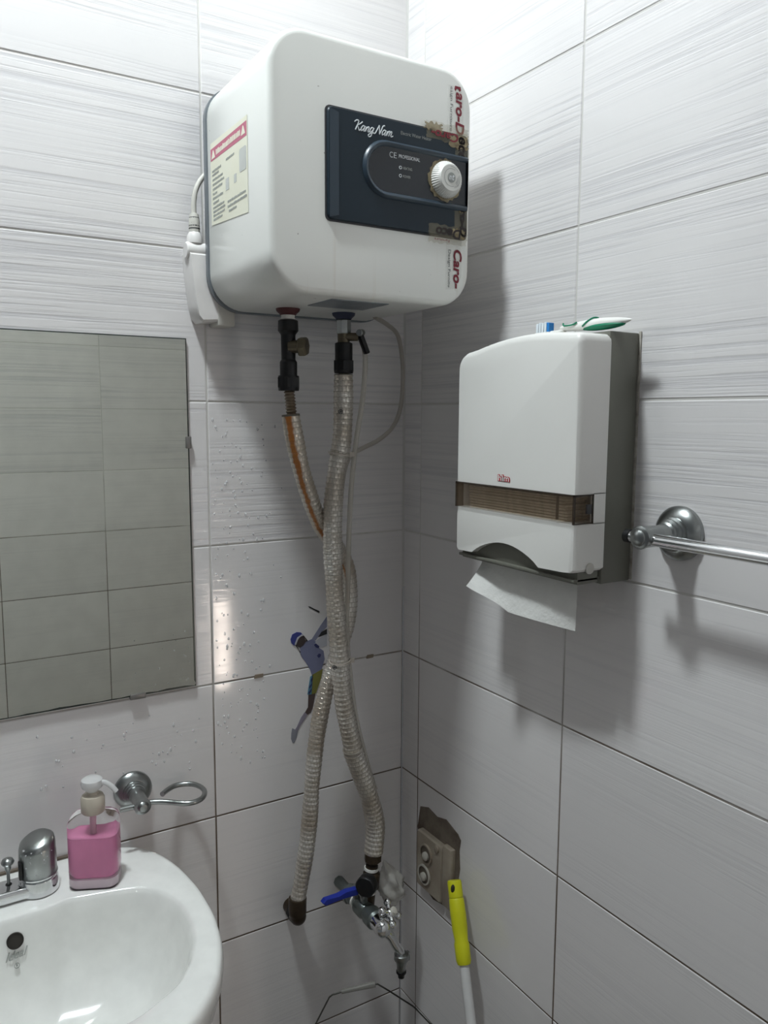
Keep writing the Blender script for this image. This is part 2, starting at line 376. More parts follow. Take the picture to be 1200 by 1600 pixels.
# ------------------------------------------------------------------ setting
TW, TH, G = .4018, .25, .0028
Z2 = 1.65; ZTOP = 3.08
tile_meshes = {}
def tile_mesh(w_, h_, mat):
    k = (round(w_, 4), round(h_, 4), mat.name)
    if k in tile_meshes: return tile_meshes[k]
    bm = bmesh.new(); b = .0011; t = .008
    def rg(y, i): return [bm.verts.new(V(sx*(w_/2-i), y, sz*(h_/2-i))) for sx, sz in ((-1, -1), (1, -1), (1, 1), (-1, 1))]
    A, B, C_ = rg(t, 0), rg(.0009, 0), rg(0, b)
    for X, Y in ((A, B), (B, C_)):
        for i in range(4): bm.faces.new((X[i], X[(i+1) % 4], Y[(i+1) % 4], Y[i]))
    bm.faces.new(C_); bmesh.ops.recalc_face_normals(bm, faces=bm.faces)
    me = bpy.data.meshes.new('tile'); bm.to_mesh(me); bm.free(); me.materials.append(mat); tile_meshes[k] = me
    return me
TILT = {}
def wall(name, cols, p0, rot, split=1.40, rnd=True):
    """cols = joints along the wall; p0 + rot*(u, 0, z) is the wall face; each tile is a child"""
    u0, u1 = cols[0], cols[-1]
    bm = box(u0, u1, .0010, .07, 0, ZTOP)
    Rm = Matrix.Rotation(rot, 4, 'Z'); xf(bm, Matrix.Translation(p0) @ Rm)
    W_ = tag(obj(name, bm, M['grout'], smooth=0, keep=V(*p0)), kind='structure')
    zs = [Z2 + TH*k for k in range(-7, 6)]; zs = [0] + [z for z in zs if .02 < z < ZTOP-.02] + [ZTOP]
    for a, b in zip(cols, cols[1:]):
        for zi, (z0, z1) in enumerate(zip(zs, zs[1:])):
            mat = M['tile_streak'] if z0 > split-.01 else M['tile_plain']
            o = bpy.data.objects.new('tile', tile_mesh(b-a-G, z1-z0-G, mat)); COL.objects.link(o)
            place(o, V(*p0) + Rm @ V((a+b)/2, 0, (z0+z1)/2), W_)
            tx = random.uniform(-.0012, .0012); tz = random.uniform(-.0012, .0012)
            key = (name, round((a+b)/2, 1), zi)
            if key in TILT: tx, tz = TILT[key]
            o.rotation_euler = (tx, 0, rot+tz)
    return W_
LJ = [-1.6036, -1.2036, -.8036, -.4019, 0]
RJ = [0, .0585, .4591, .8607, .93]
wall('wall_front', LJ, (0, 0, 0), 0)
wall('wall_right', RJ, (0, 0, 0), -math.pi/2)
BJ = [-.93, -.53, -.128, .274, .676, 1.078, 1.48]
wall('wall_back', [-.9, -.65, -.25, .15, .55, .95, 1.35, 1.6036], (0, -2.05, 0), math.pi)
wall('wall_left', [0, .4, .8, 1.2, 1.6, 2.05], (-1.6036, 0, 0), math.pi/2, split=9)
wall('wall_alcove', [-.9, -.45, 0], (0, -.93, 0), math.pi, split=9)
wall('wall_alcove_side', [.93, 1.25, 1.65, 2.05], (.9, 0, 0), -math.pi/2, split=9)
tag(obj('floor', box(-1.62, .92, -2.07, .02, -.06, 0), M['floor'], smooth=0), kind='structure')
tag(obj('ceiling', box(-1.62, .92, -2.07, .02, ZTOP, ZTOP+.06), M['paint'], smooth=0), kind='structure')

tag(obj('trim_1', prism([(-.0045, .001), (.001, -.0045), (.002, .002)], lambda u, v, hh: V(u, v, hh), 1.285, ZTOP), P('corner_grout', (.60, .58, .56), .7), smooth=0), kind='structure')
# ------------------------------------------------------------------ lamp and added glowing pane, both unseen (behind the camera)
lp = root('ceiling_lamp', 'round white flush lamp under the bathroom ceiling', 'lamp', (LAMP_POS.x, LAMP_POS.y, ZTOP))
obj('lamp_base', lathe([(0, 0), (LAMP_R+.012, 0), (LAMP_R+.012, -.030), (LAMP_R+.003, -.038), (LAMP_R+.003, -.034), (0, -.034)], (LAMP_POS.x, LAMP_POS.y, ZTOP), n=40), M['plastic_white'], lp)
obj('diffuser', lathe([(LAMP_R, .006), (LAMP_R*.97, -.003), (LAMP_R*.8, -.010), (LAMP_R*.4, -.014), (0, -.015)], LAMP_POS, n=32), P('lamp_glow', (1, 1, 1), .5, emit=LAMP_COL, es=LAMP_POWER), lp)
d = tag(obj('added_door_1', box(.22, .62, -2.05, -2.035, 0, 1.0, .004), M['plastic_white']), kind='structure')  # unseen panel, added only to carry the glowing pane
obj('added_glow_pane', box(.305, .365, -2.034, -2.030, .40, .82), P('added_warm_glow', (.9, .8, .7), .5, emit=ADDED_GLOW_COL, es=ADDED_GLOW), d)  # added glow, placed so its reflection streaks the front wall tiles

# ------------------------------------------------------------------ water heater
HX0, HX1, HZ0, HZ1, HY, HB = -.412, -.074, 1.797, 2.146, -.300, -.052
h = root('water_heater', 'white box water heater with slate blue control panel high in the corner', 'water heater', ((HX0+HX1)/2, HB, HZ0))
def heater_body():
    bm = bmesh.new(); rings = []
    for y, ins in ((HB, .003), (HB-.006, 0), (HY+.009, 0), (HY+.0048, .0009), (HY+.0020, .0030), (HY+.0005, .0060), (HY, .0095)):
        rings.append([bm.verts.new(V(x, y, z)) for x, z in rrect(HX0+ins, HX1-ins, HZ0+ins, HZ1-ins, .056-ins, 10)])
    n = len(rings[0])
    for A, B in zip(rings, rings[1:]):
        for i in range(n): bm.faces.new((A[i], A[(i+1) % n], B[(i+1) % n], B[i]))
    bm.faces.new(rings[0]); bm.faces.new(rings[-1]); return bm
body = obj('body', heater_body(), M['white_shell'], h, smooth=50)
obj('back_plate', prism(rrect(HX0-.002, HX1+.002, HZ0-.002, HZ1+.002, .057, 10), FRONT(0), .044, .053), M['rim_grey'], h)
obj('wall_bracket', box(-.395, -.366, -.0445, -.0005, 1.774, 1.83, .002), M['cord_grey'], h)
# control panel
PY = HY-.005
pan = obj('control_panel', prism(rrect(-.326, -.083, 1.901, 2.051, .007, 5), FRONT(HY), -.002, .005, .0018), M['panel'], h)
obj('panel_gasket', prism(rrect(-.3285, -.0815, 1.8985, 2.0535, .008, 5), FRONT(HY), -.001, .0012), M['print_dark'], pan)
obj('panel_side_strip', prism([(-.3235, 1.9035), (-.3235, 2.0485), (-.309, 2.0445), (-.309, 1.9075)], FRONT(PY), -.0005, .0006), M['panel_edge'], pan)
def pill(x0, x1, z0, z1, n=16):
    r = (z1-z0)/2; o = []
    for k in range(n+1): a = math.radians(90+180*k/n); o.append((x0+r+r*math.cos(a), z0+r+r*math.sin(a)))
    o += [(x1, z0), (x1, z1)]; return o
def pill_frame():
    bm = bmesh.new(); rs = []
    for ins, h_ in ((0, 0), (.0015, .003), (.004, .0048), (.0065, .0045), (.0085, .0025), (.0095, .0010)):
        rs.append([bm.verts.new(V(x, PY-h_, z)) for x, z in pill(-.271+ins, -.087, 1.9405+ins*.95, 2.0215-ins*.95)])
    n = len(rs[0])
    for A, B in zip(rs, rs[1:]):
        for i in range(n): bm.faces.new((A[i], A[(i+1) % n], B[(i+1) % n], B[i]))
    return bm
obj('display_frame', pill_frame(), M['panel_edge'], pan)
obj('display', prism(pill(-.2620, -.087, 1.9490, 2.0130), FRONT(PY), -.0005, .0012), M['panel_black'], pan)
X, Zu = V(1, 0, 0), V(0, 0, 1)
TY = PY-.0013
def script_word(strokes, ox, oz, k, y, r):
    b = []
    for st in strokes:
        p = catmull([(0, 0, 0)]*0 + [V(ox + k*(u + .34*v), y, oz + k*v*1.0) for u, v in st], 4)
        b.append(tube(p, r, 6))
    return merge(*b)
def low_a(x): return [[(x+.62, .86), (x+.25, .97), (x+.02, .5), (x+.15, .04), (x+.5, .35), (x+.70, .95)], [(x+.70, .95), (x+.62, .2), (x+.8, .04), (x+1.0, .35)]]
kang = [[(-.55, 1.35), (-.2, 1.72), (.25, 1.62), (.22, .9), (.1, 0)], [(1.05, 1.62), (.7, 1.2), (.25, .85), (.6, .4), (.85, .02), (1.1, .2)]] + low_a(1.15) + \
    [[(2.05, .3), (2.25, .9), (2.2, .04)], [(2.2, .45), (2.5, .93), (2.72, .8), (2.65, .2), (2.85, .04), (3.05, .35)]] + \
    [[(3.65, .86), (3.28, .97), (3.05, .5), (3.18, .05), (3.5, .35), (3.72, .95)], [(3.72, .95), (3.62, .1), (3.55, -.55), (3.2, -.72), (3.0, -.4), (3.5, .0), (3.95, .12)]]
nam = [[(-.45, .05), (-.1, .05), (.1, .7), (.3, 1.6)], [(.3, 1.6), (.55, .9), (.85, .05)], [(.85, .05), (1.0, .9), (1.1, 1.6), (1.45, 1.75)]] + low_a(1.3) + \
    [[(2.25, .3), (2.45, .92), (2.4, .04)], [(2.4, .45), (2.7, .95), (2.88, .8), (2.82, .04)], [(2.82, .45), (3.1, .95), (3.3, .8), (3.25, .2), (3.45, .04), (3.75, .25)]]
obj('lettering', script_word(kang, -.2835, 2.0265, .0077, PY-.0002, .00085), M['print_silver'], pan)
obj('lettering', script_word(nam, -.2500, 2.0268, .0077, PY-.0002, .00085), M['print_silver'], pan)
obj('lettering', text_bm('Electric Water Heater', V(-.207, PY-.0002, 2.0335), X, Zu, .054, .0048), M['print_grey'], pan)
obj('lettering', text_bm('C', V(-.2270, TY, 1.9985), X, Zu, .0058, .0078, 0, -.005), M['print_white'], pan)
obj('lettering', text_bm('E', V(-.2195, TY, 1.9985), X, Zu, .0048, .0078, 0, -.005), M['print_white'], pan)
obj('lettering', text_bm('PROFESSIONAL', V(-.211, TY, 2.0000), X, Zu, .037, .0052, 0, .012), M['print_white'], pan)
obj('lettering', text_bm('HEATING', V(-.2035, TY, 1.9850), X, Zu, .016, .0040, 0, .012), M['print_grey'], pan)
obj('lettering', text_bm('POWER', V(-.2035, TY, 1.9735), X, Zu, .0135, .0040, 0, .012), M['print_grey'], pan)
def ringbm(c, r0, r1, h0, h1, axis=(0, -1, 0), n=20): return lathe([(r0, h0), (r1, h0), (r1, h1), (r0, h1), (r0, h0)], c, axis, n)
def ringopen(c, r0, r1, h0, h1, axis=(0, -1, 0), n=20):
    bm = lathe([(r0, h0), (r1, h0), (r1, h1), (r0, h1)], c, axis, n)
    big = [f_ for f_ in bm.faces if len(f_.verts) > 4]; bmesh.ops.delete(bm, geom=big, context='FACES_ONLY'); return bm
for z in (1.987, 1.9755):
    obj('indicator_light', ringopen(V(-.208, PY-.001, z), .0015, .0024, 0, .0008), M['print_white'], pan)
# thermostat knob
KC = V(-.1285, PY, 1.981)
kn = obj('thermostat_knob', lathe([(.0255, .002), (.0265, .004), (.0258, .008), (.0232, .013), (.0200, .0165), (.0190, .0185), (0, .0185)], KC, (0, -1, 0), 96,
         rfun=lambda r, a: r*(1 + (.018 if a % 2 else -.018)) if r > .0222 else r), M['knob'], h, smooth=20)
obj('knob_emblem', lathe([(.0072, .0184), (.0072, .0190), (0, .0190)], KC, (0, -1, 0), 28), M['print_grey'], kn)
obj('knob_emblem_bar', merge(text_bm('n', KC + V(-.0050, -.0192, -.0035), X, Zu, .0046, .0058, .3, .02), text_bm('t', KC + V(.0008, -.0192, -.0040), X, Zu, .0044, .0085, .3, .02)), M['print_white'], kn)
def arc(c, r, a0, a1, wd, y):
    bm = bmesh.new(); pr = []
    for k in range(15):
        a = math.radians(a0 + (a1-a0)*k/14); pr.append([bm.verts.new(c + V(q*math.cos(a), y, q*math.sin(a))) for q in (r, r+wd)])
    for A, B in zip(pr, pr[1:]): bm.faces.new((A[0], A[1], B[1], B[0]))
    return bm
obj('knob_scale', merge(arc(KC, .0125, 60, 290, .0007, -.0188), arc(KC, .0155, 95, 30, .0007, -.0188), arc(KC, .0125, -45, 15, .0008, -.0188), arc(KC, .0105, -45, 5, .0008, -.0188), arc(KC, .0150, -45, 20, .0008, -.0188),
    text_bm('MAX', KC + V(.0065, -.0188, -.0150), V(.75, 0, .5), V(-.5, 0, .75), .0085, .0026)), M['print_grey'], kn)
obj('knob_collar', lathe([(.0305, -.001), (.0305, .0022), (.024, .003), (.024, -.001)], KC, (0, -1, 0), 40, rfun=lambda r, a: r*(1+.05*math.sin(a*2.7)+.03*math.sin(a*5.1))), M['tape_residue'], h)
# tape with red lettering
def ragged(x0, x1, z0, z1, n, amp, seed):
    rg = random.Random(seed); o = []
    for k in range(n): o.append((x0+(x1-x0)*k/n, z0+rg.uniform(-amp, amp)))
    for k in range(n): o.append((x1+rg.uniform(-amp, amp), z0+(z1-z0)*k/n))
    for k in range(n): o.append((x1-(x1-x0)*k/n, z1+rg.uniform(-amp, amp)))
    for k in range(n): o.append((x0+rg.uniform(-amp, amp), z1-(z1-z0)*k/n))
    return o
D_ = V(0, 0, -1)
t1 = obj('tape_strip', prism([(-.121, 2.122), (-.098, 2.122), (-.092, 2.105), (-.0905, 2.054), (-.121, 2.054)], FRONT(HY), .0001, .0005), M['tape_film'], h)
obj('tape_lettering', text_bm('aro-D', V(-.1060, HY-.0007, 2.1140), D_, X, .061, .0165, .15, .03), M['maroon'], t1)
obj('tape_lettering', prism([(-.1075, 2.1225), (-.0975, 2.1225), (-.0965, 2.118), (-.099, 2.1155), (-.101, 2.119), (-.1045, 2.119), (-.1065, 2.115), (-.1085, 2.118)], FRONT(HY), .0004, .0008), M['maroon'], t1)
obj('tape_lettering', text_bm('esign Furniture', V(-.1175, HY-.0007, 2.1200), D_, X, .064, .0062, 0, .0), M['print_dark'], t1)
t2 = obj('tape_strip', prism([(-.120, 1.900), (-.0905, 1.900), (-.0905, 1.845), (-.098, 1.825), (-.120, 1.822)], FRONT(HY), .0001, .0005), M['tape_film'], h)
obj('tape_lettering', text_bm('Caro-', V(-.1060, HY-.0007, 1.8835), D_, X, .059, .0160, .15, .03), M['maroon'], t2)
obj('tape_lettering', text_bm('Design Furnitu', V(-.1175, HY-.0007, 1.8820), D_, X, .056, .0062, 0, .0), M['print_dark'], t2)
t3 = obj('tape_strip', prism(ragged(-.108, -.0840, 1.898, 2.054, 12, .0012, 3), FRONT(PY), .0001, .0005), M['tape'], h)
obj('tape_lettering', text_bm('eco', V(-.1035, PY-.0007, 2.0490), D_, X, .035, .0125, .15, .03), M['black_print'], t3)
obj('tape_lettering', text_bm('Caro-D', V(-.0985, PY-.0007, 1.9660), D_, X, .064, .0130, .15, .05), M['black_print'], t3)
t4 = obj('tape_strip', prism(ragged(-.1620, -.085, 2.037, 2.062, 14, .0020, 5), FRONT(PY), .0002, .0007), M['tape'], h)
obj('tape_lettering', text_bm('Caro-', V(-.1040, PY-.0009, 2.0515), -X, D_, .050, .0130, .15, .03), M['maroon'], t4)
t5 = obj('tape_strip', prism(ragged(-.1560, -.085, 1.889, 1.916, 14, .0018, 8), FRONT(PY), .0002, .0007), M['tape'], h)
obj('tape_lettering', text_bm('Deco', V(-.0960, PY-.0009, 1.9125), -X, D_, .047, .0150, .15, .03), M['black_print'], t5)
obj('tape_lettering', text_bm('Furniture', V(-.118, PY-.0009, 1.8955), -X, D_, .028, .0040, 0, 0), M['maroon'], t5)
for i, (a, b, c, e) in enumerate(((-.119, -.0860, 2.030, 2.049), (-.096, -.0860, 1.975, 2.006), (-.101, -.0865, 1.940, 1.970), (-.112, -.088, 1.900, 1.912), (-.165, -.135, 2.049, 2.060))):
    obj('tape_residue', prism(ragged(a, b, c, e, 9, .0028, 20+i), FRONT(PY), .0004, .0010), M['tape_residue'], h)
# warning label on the left side
LX = HX0-.0004
def side(u, v, hh): return V(LX-hh, u, v)
lab = obj('warning_label', prism([(-.073, 1.925), (-.226, 1.914), (-.226, 2.046), (-.073, 2.048)], side, 0, .0003), M['label_cream'], h)
obj('label_banner', prism([(-.074, 2.021), (-.224, 2.019), (-.224, 2.039), (-.074, 2.039)], side, .0003, .0005), M['pink_print'], lab)
def strokes(y0, y1, z, hgt, seed):
    """a line of small print too blurred to read: short uneven strokes"""
    rg = random.Random(seed); bms = []; y = y0
    while y > y1:
        wd = rg.uniform(.0022, .0042); bms.append(box(LX-.0007, LX-.0004, y-wd, y, z, z+hgt*rg.uniform(.75, 1))); y -= wd + rg.uniform(.0006, .0016)
    return merge(*bms)
obj('banner_print', merge(strokes(-.098, -.198, 2.0255, .0085, 1), *[prism([(c-.008, 2.0235), (c+.008, 2.0235), (c+.001, 2.0355), (c-.001, 2.0355)], side, .0004, .0007) for c in (-.086, -.211)]), M['label_cream'], lab)
rows = [(-.080, -.120, 2.003), (-.080, -.105, 1.9975), (-.081, -.125, 1.990), (-.081, -.132, 1.983), (-.081, -.122, 1.976), (-.081, -.100, 1.969), (-.081, -.126, 1.962), (-.082, -.108, 1.955),
        (-.081, -.130, 1.948), (-.082, -.133, 1.942), (-.082, -.132, 1.936), (-.082, -.120, 1.930), (-.141, -.172, 2.006), (-.145, -.217, 1.944), (-.145, -.222, 1.937), (-.150, -.178, 1.930)]
obj('label_print', merge(*[strokes(a, b, z, .0034, 30+i) for i, (a, b, z) in enumerate(rows)]), M['print_grey'], lab)
lab.children[-1]['kind'] = 'stuff'
grey_patch = P('grey_label_patch', (.55, .56, .53), .5)
obj('label_picture', prism(rrect(-.222, -.195, 1.975, 2.007, .004, 4), side, .0003, .0006), grey_patch, lab)
obj('label_picture', prism(rrect(-.152, -.138, 1.963, 1.980, .001, 2), side, .0003, .0006), grey_patch, lab)
obj('label_picture', prism(rrect(-.183, -.173, 1.966, 1.978, .001, 2), side, .0003, .0006), grey_patch, lab)
tag(obj('rating_plate', box(-.303, -.205, -.272, -.190, HZ0-.0012, HZ0+.001, .0004), M['rim_grey'], h), 'dark rectangular rating plate')
obj('pipe_flange', lathe([(.020, .002), (.0185, -.004), (.0140, -.008), (.0125, -.0105), (.0125, .002)], V(-.311, -.135, HZ0)), M['red_ring'], h)
obj('pipe_flange', lathe([(.020, .002), (.0185, -.004), (.0140, -.008), (.0125, -.0105), (.0125, .002)], V(-.2095, -.135, HZ0)), M['blue_ring'], h)

# ------------------------------------------------------------------ power plug and its cords
pl = root('power_plug', 'white plug-in mains adapter on the wall behind the water heater', 'plug', (-.43, -.03, 1.78))
obj('plug_body', prism([(-.4495, 1.888), (-.4475, 1.86), (-.4415, 1.805), (-.4365, 1.785), (-.430, 1.778), (-.400, 1.781), (-.398, 1.888)], FRONT(0), .001, .043, .004), M['plug_white'], pl, smooth=30)
obj('plug_head', cyl((-.4525, -.028, 1.892), (-.414, -.028, 1.892), .0135, 24, .002), M['plug_white'], pl)
obj('plug_collar', lathe([(.008, 0), (.0125, .002), (.0125, .012), (.009, .019), (.007, .019)], (-.4365, -.028, 1.902), n=24), M['plug_white'], pl)
sr = obj('strain_relief', lathe([(.0088, 0), (.0088, .004), (.0086, .02), (.0070, .029), (.0045, .030)], (-.4365, -.028, 1.921), n=20), M['cord_grey'], pl)
for k in range(5):
    obj('relief_slot', ringopen(V(-.4365, -.028, 1.926+.0042*k), .006, .0090-.0002*k, 0, .0018, (0, 0, 1), 16), M['print_dark'], sr)
obj('cord', tube(catmull([(-.4365, -.028, 1.949), (-.4365, -.028, 1.968), (-.432, -.028, 1.990), (-.420, -.027, 2.010), (-.402, -.026, 2.026), (-.37, -.026, 2.035)]), .0042, 12), M['cord_grey'], pl)

pl.location.x += .010
# ------------------------------------------------------------------ fittings under the heater
def hexn(z0, z1, c, r, bev=.0012): return lathe([(r-bev, z0), (r, z0+bev), (r, z1-bev), (r-bev, z1)], V(c[0], c[1], 0), n=6)
cl = (-.311, -.135)
cv = root('check_valve', 'black brass check valve with side plug under the left heater outlet', 'valve', (cl[0], cl[1], 1.667))
obj('thread_tape', lathe([(.0105, 1.776), (.0115, 1.779), (.0105, 1.784), (.012, 1.788), (.011, 1.797)], (cl[0], cl[1], 0)), M['teflon'], cv)
obj('valve_body', lathe([(.0125, 1.780), (.0160, 1.778), (.0165, 1.762), (.0125, 1.757), (.0118, 1.755), (.0115, 1.7165), (.0135, 1.7135), (.0140, 1.712), (.0140, 1.687), (.012, 1.687)], (cl[0], cl[1], 0), n=24), M['black_metal'], cv, smooth=30)
obj('nut', merge(hexn(1.6715, 1.689, cl, .0190), lathe([(.0165, 1.667), (.017, 1.672), (.017, 1.689), (.0165, 1.691)], (cl[0], cl[1], 0))), M['black_metal'], cv, smooth=20)
obj('side_plug', merge(cyl((-.311, -.139, 1.737), (-.298, -.150, 1.737), .0105, 16), lathe([(.0140, 0), (.0160, .002), (.0160, .011), (.0135, .014), (0, .0145)], (-.2985, -.1485, 1.737), (.74, -.67, 0), n=6)), M['brass'], cv, smooth=20)
cr = (-.2095, -.135)
sv = root('safety_valve', 'black and brass safety valve with tilting lever under the right heater outlet', 'valve', (cr[0], cr[1], 1.70))
obj('thread_tape', lathe([(.009, 1.780), (.0102, 1.783), (.009, 1.797)], (cr[0], cr[1], 0)), M['teflon'], sv)
obj('union_nut', lathe([(.0115, 1.763), (.0125, 1.7645), (.0125, 1.785), (.0115, 1.7865)], (cr[0], cr[1], 0), n=8), M['chrome_dull'], sv, smooth=20)
obj('brass_neck', lathe([(.0105, 1.765), (.0100, 1.748), (.0108, 1.744)], (cr[0], cr[1], 0)), M['brass'], sv)
obj('valve_body', lathe([(.012, 1.749), (.0148, 1.7475), (.0148, 1.719), (.0140, 1.717)], (cr[0], cr[1], 0), n=24), M['black_metal'], sv, smooth=30)
obj('nut', merge(hexn(1.702, 1.7195, cr, .0185), lathe([(.0155, 1.698), (.0165, 1.702), (.0165, 1.7195), (.0155, 1.7195)], (cr[0], cr[1], 0))), M['black_metal'], sv, smooth=20)
obj('side_port', cyl((-.2095, -.139, 1.758), (-.190, -.150, 1.758), .0068, 16, .001), M['brass'], sv)
lv = obj('lever', rot_about(box(-.192, -.184, -.156, -.144, 1.728, 1.766, .002), (-.188, -.15, 1.765), -.42, 'Y'), M['black_metal'], sv)
obj('lever_pin', cyl((-.193, -.158, 1.764), (-.181, -.148, 1.766), .0058, 16, .001), M['chrome_dull'], lv)

# ------------------------------------------------------------------ hoses
def flex(z0, z1, c, r, c2=None):
    c2 = c2 or c; pts = [V(c[0], c[1], z0).lerp(V(c2[0], c2[1], z1), k/96) for k in range(97)]
    ln = abs(z1-z0); return tube(pts, r, 16, rfun=lambda s: 1+.13*math.cos(2*math.pi*s/.0052))
HL = [(-.3075, -.135, 1.626), (-.3065, -.135, 1.618), (-.301, -.134, 1.590), (-.283, -.125, 1.531), (-.245, -.105, 1.451), (-.199, -.080, 1.399), (-.170, -.071, 1.354), (-.160, -.066, 1.298), (-.167, -.064, 1.238), (-.189, -.064, 1.180),
      (-.206, -.064, 1.133), (-.223, -.062, 1.062), (-.234, -.060, .977), (-.244, -.058, .853), (-.257, -.056, .767), (-.2665, -.055, .722)]
HR = [(-.2100, -.135, 1.695), (-.2105, -.135, 1.638), (-.213, -.134, 1.584), (-.221, -.132, 1.540), (-.227, -.130, 1.485), (-.229, -.130, 1.408), (-.223, -.128, 1.306), (-.214, -.125, 1.212), (-.204, -.120, 1.126), (-.193, -.117, 1.075), (-.178, -.112, 1.018)]
HR2 = [(-.1795, -.112, 1.022), (-.176, -.111, 1.010), (-.158, -.108, .966), (-.137, -.104, .908), (-.1235, -.100, .851), (-.1275, -.100, .798)]
def sleeve(pts, r, seed):
    rg = random.Random(seed); ph = [rg.uniform(0, 6) for _ in range(3)]
    return tube(resample(catmull(pts, 8), .0023), r, 24, rfun=lambda s: 1 + .045*math.cos(2*math.pi*s/.0092) + .03*math.sin(s*31+ph[0]) + .025*math.sin(s*67+ph[1]))
hl = root('insulated_hose', 'left water hose with silvery ribbed sleeve and orange rust run at its top', 'hose', HL[-1], 'sleeved heater hoses')
obj('steel_hose', flex(1.675, 1.612, cl, .0082, (-.3045, -.135)), M['steel_flex'], hl)
sl = obj('sleeve', sleeve(HL, .0148, 1), M['foil_rust'], hl)
obj('foam_end', ringopen(V(-.3075, -.135, 1.6255), .0085, .0148, 0, .0035, V(-.1, 0, 1), 20), M['foam'], sl)
hr = root('insulated_hose', 'right water hose with silvery ribbed sleeve running straight down to the tap', 'hose', HR2[-1], 'sleeved heater hoses')
obj('steel_hose', flex(1.702, 1.688, cr, .0080), M['steel_flex'], hr)
sl = obj('sleeve', sleeve(HR, .0160, 2), M['foil'], hr)
obj('foam_end', ringopen(V(-.2100, -.135, 1.6945), .0085, .0155, 0, .002, (0, 0, 1), 20), M['foam'], sl)
obj('sleeve_stamp', merge(ringopen(V(-.2225, -.1484, 1.634), .0030, .0040, 0, .0012, (-.6, -.8, 0), 18), ringopen(V(-.2225, -.1484, 1.634), .0008, .0018, 0, .0012, (-.6, -.8, 0), 10)), M['print_dark'], sl)
obj('sleeve_stamp', merge(ringopen(V(-.2275, -.1335, 1.190), .0030, .0040, 0, .0012, (-.7, -.7, 0), 18), ringopen(V(-.2275, -.1335, 1.190), .0008, .0018, 0, .0012, (-.7, -.7, 0), 10)), M['print_dark'], sl)
s2 = obj('sleeve', sleeve(HR2, .0178, 3), M['foil'], hr)
obj('sleeve_band', ringopen(V(-.1785, -.112, 1.019), .0165, .0182, -.003, .003, (-.4, -.06, .9), 24), M['cord_dull'], s2)
wt = tag(obj('drain_tube', tube(resample(catmull([(-.186, -.148, 1.762), (-.176, -.143, 1.750), (-.166, -.132, 1.714), (-.168, -.125, 1.649), (-.176, -.118, 1.583), (-.182, -.112, 1.504), (-.185, -.108, 1.414), (-.186, -.106, 1.321), (-.188, -.104, 1.251),
     (-.180, -.102, 1.168), (-.165, -.097, 1.078), (-.142, -.090, .997), (-.112, -.080, .914)]), .006), .0046, 12), M['tube_clear']), 'milky clear drain tube falling from the safety valve lever beside the hose', 'tube')
obj('cord', tube(resample(catmull([(-.140, -.12, 1.797), (-.088, -.080, 1.790), (-.056, -.062, 1.775), (-.040, -.052, 1.734), (-.038, -.052, 1.687), (-.052, -.065, 1.639), (-.080, -.083, 1.606), (-.120, -.100, 1.584), (-.158, -.111, 1.571), (-.186, -.1145, 1.557),
     (-.197, -.111, 1.523), (-.202, -.108, 1.461), (-.204, -.106, 1.382), (-.200, -.102, 1.289), (-.189, -.098, 1.204), (-.175, -.090, 1.128), (-.157, -.084, 1.050), (-.132, -.076, .972), (-.112, -.066, .912)]), .006), .0040, 10), M['cord_dull'], h)
for i, (c, ax, r, lb) in enumerate((((-.2170, -.132, 1.562), (.18, -.05, 1), .0178, 'beige cable tie knotted round the right hose at its upper bend'), ((-.2122, -.1240, 1.196), (-.12, -.05, 1), .0178, 'beige cable tie round the right hose beside the sticker'))):
    t = tag(obj('cable_tie', merge(ringopen(V(*c), r, r+.0013, -.0018, .0018, ax, 28), box(c[0]+r-.003, c[0]+r+.007, c[1]-.010, c[1]-.004, c[2]-.004, c[2]+.004, .001)), M['tie']), lb, 'cable tie', 'cable ties on the hoses')
# wall elbow of the left hose
el = root('pipe_elbow', 'dark brass wall elbow at the foot of the left hose', 'pipe fitting', (-.255, 0, .66))
obj('elbow', tube(catmull([(-.2665, -.056, .728), (-.267, -.056, .705), (-.265, -.055, .690), (-.262, -.045, .682), (-.2585, -.028, .680), (-.257, .003, .680)], 6), .0150, 18, rfun=lambda s: 1.12 if s < .03 else 1), M['brown_metal'], el)
obj('elbow_nut', lathe([(.017, 0), (.0185, .002), (.0185, .012), (.017, .014)], (-.2575, -.019, .680), (0, -1, 0), n=8), M['black_metal'], el, smooth=20)
obj('thread_tape', ringopen(V(-.2585, -.036, .681), .0150, .0168, 0, .004, (0, -1, 0), 18), M['teflon'], el)

# ------------------------------------------------------------------ stop valve, tee and tap in the corner
ax_x, ax_z = -.150, .695
tp = root('wall_tap', 'chrome garden tap with cross handle and blue stop lever below the right hose', 'tap', (ax_x, 0, ax_z))
Yn = (0, -1, 0); O0 = V(ax_x, .003, ax_z)
obj('inlet_nut', lathe([(.011, 0), (.011, .046), (.0195, .049), (.0195, .060), (.017, .063)], O0, Yn, n=8), M['valve_green'], tp, smooth=20)
obj('valve_body', lathe([(.0150, .056), (.0165, .064), (.0150, .074), (.0125, .080), (.0150, .088), (.0190, .094), (.0190, .112), (.0145, .120), (.0150, .128), (.0190, .132), (.0190, .150), (.0150, .156)], O0, Yn, n=22), M['valve_green'], tp, smooth=30)
obj('thread_tape', ringopen(O0 + V(0, -.079, 0), .0125, .0165, 0, .004, Yn, 18), M['teflon'], tp)
stem = obj('lever_stem', cyl((ax_x-.004, -.085, ax_z+.010), (ax_x-.010, -.088, ax_z+.038), .0085, 14, .001), M['chrome_dull'], tp)
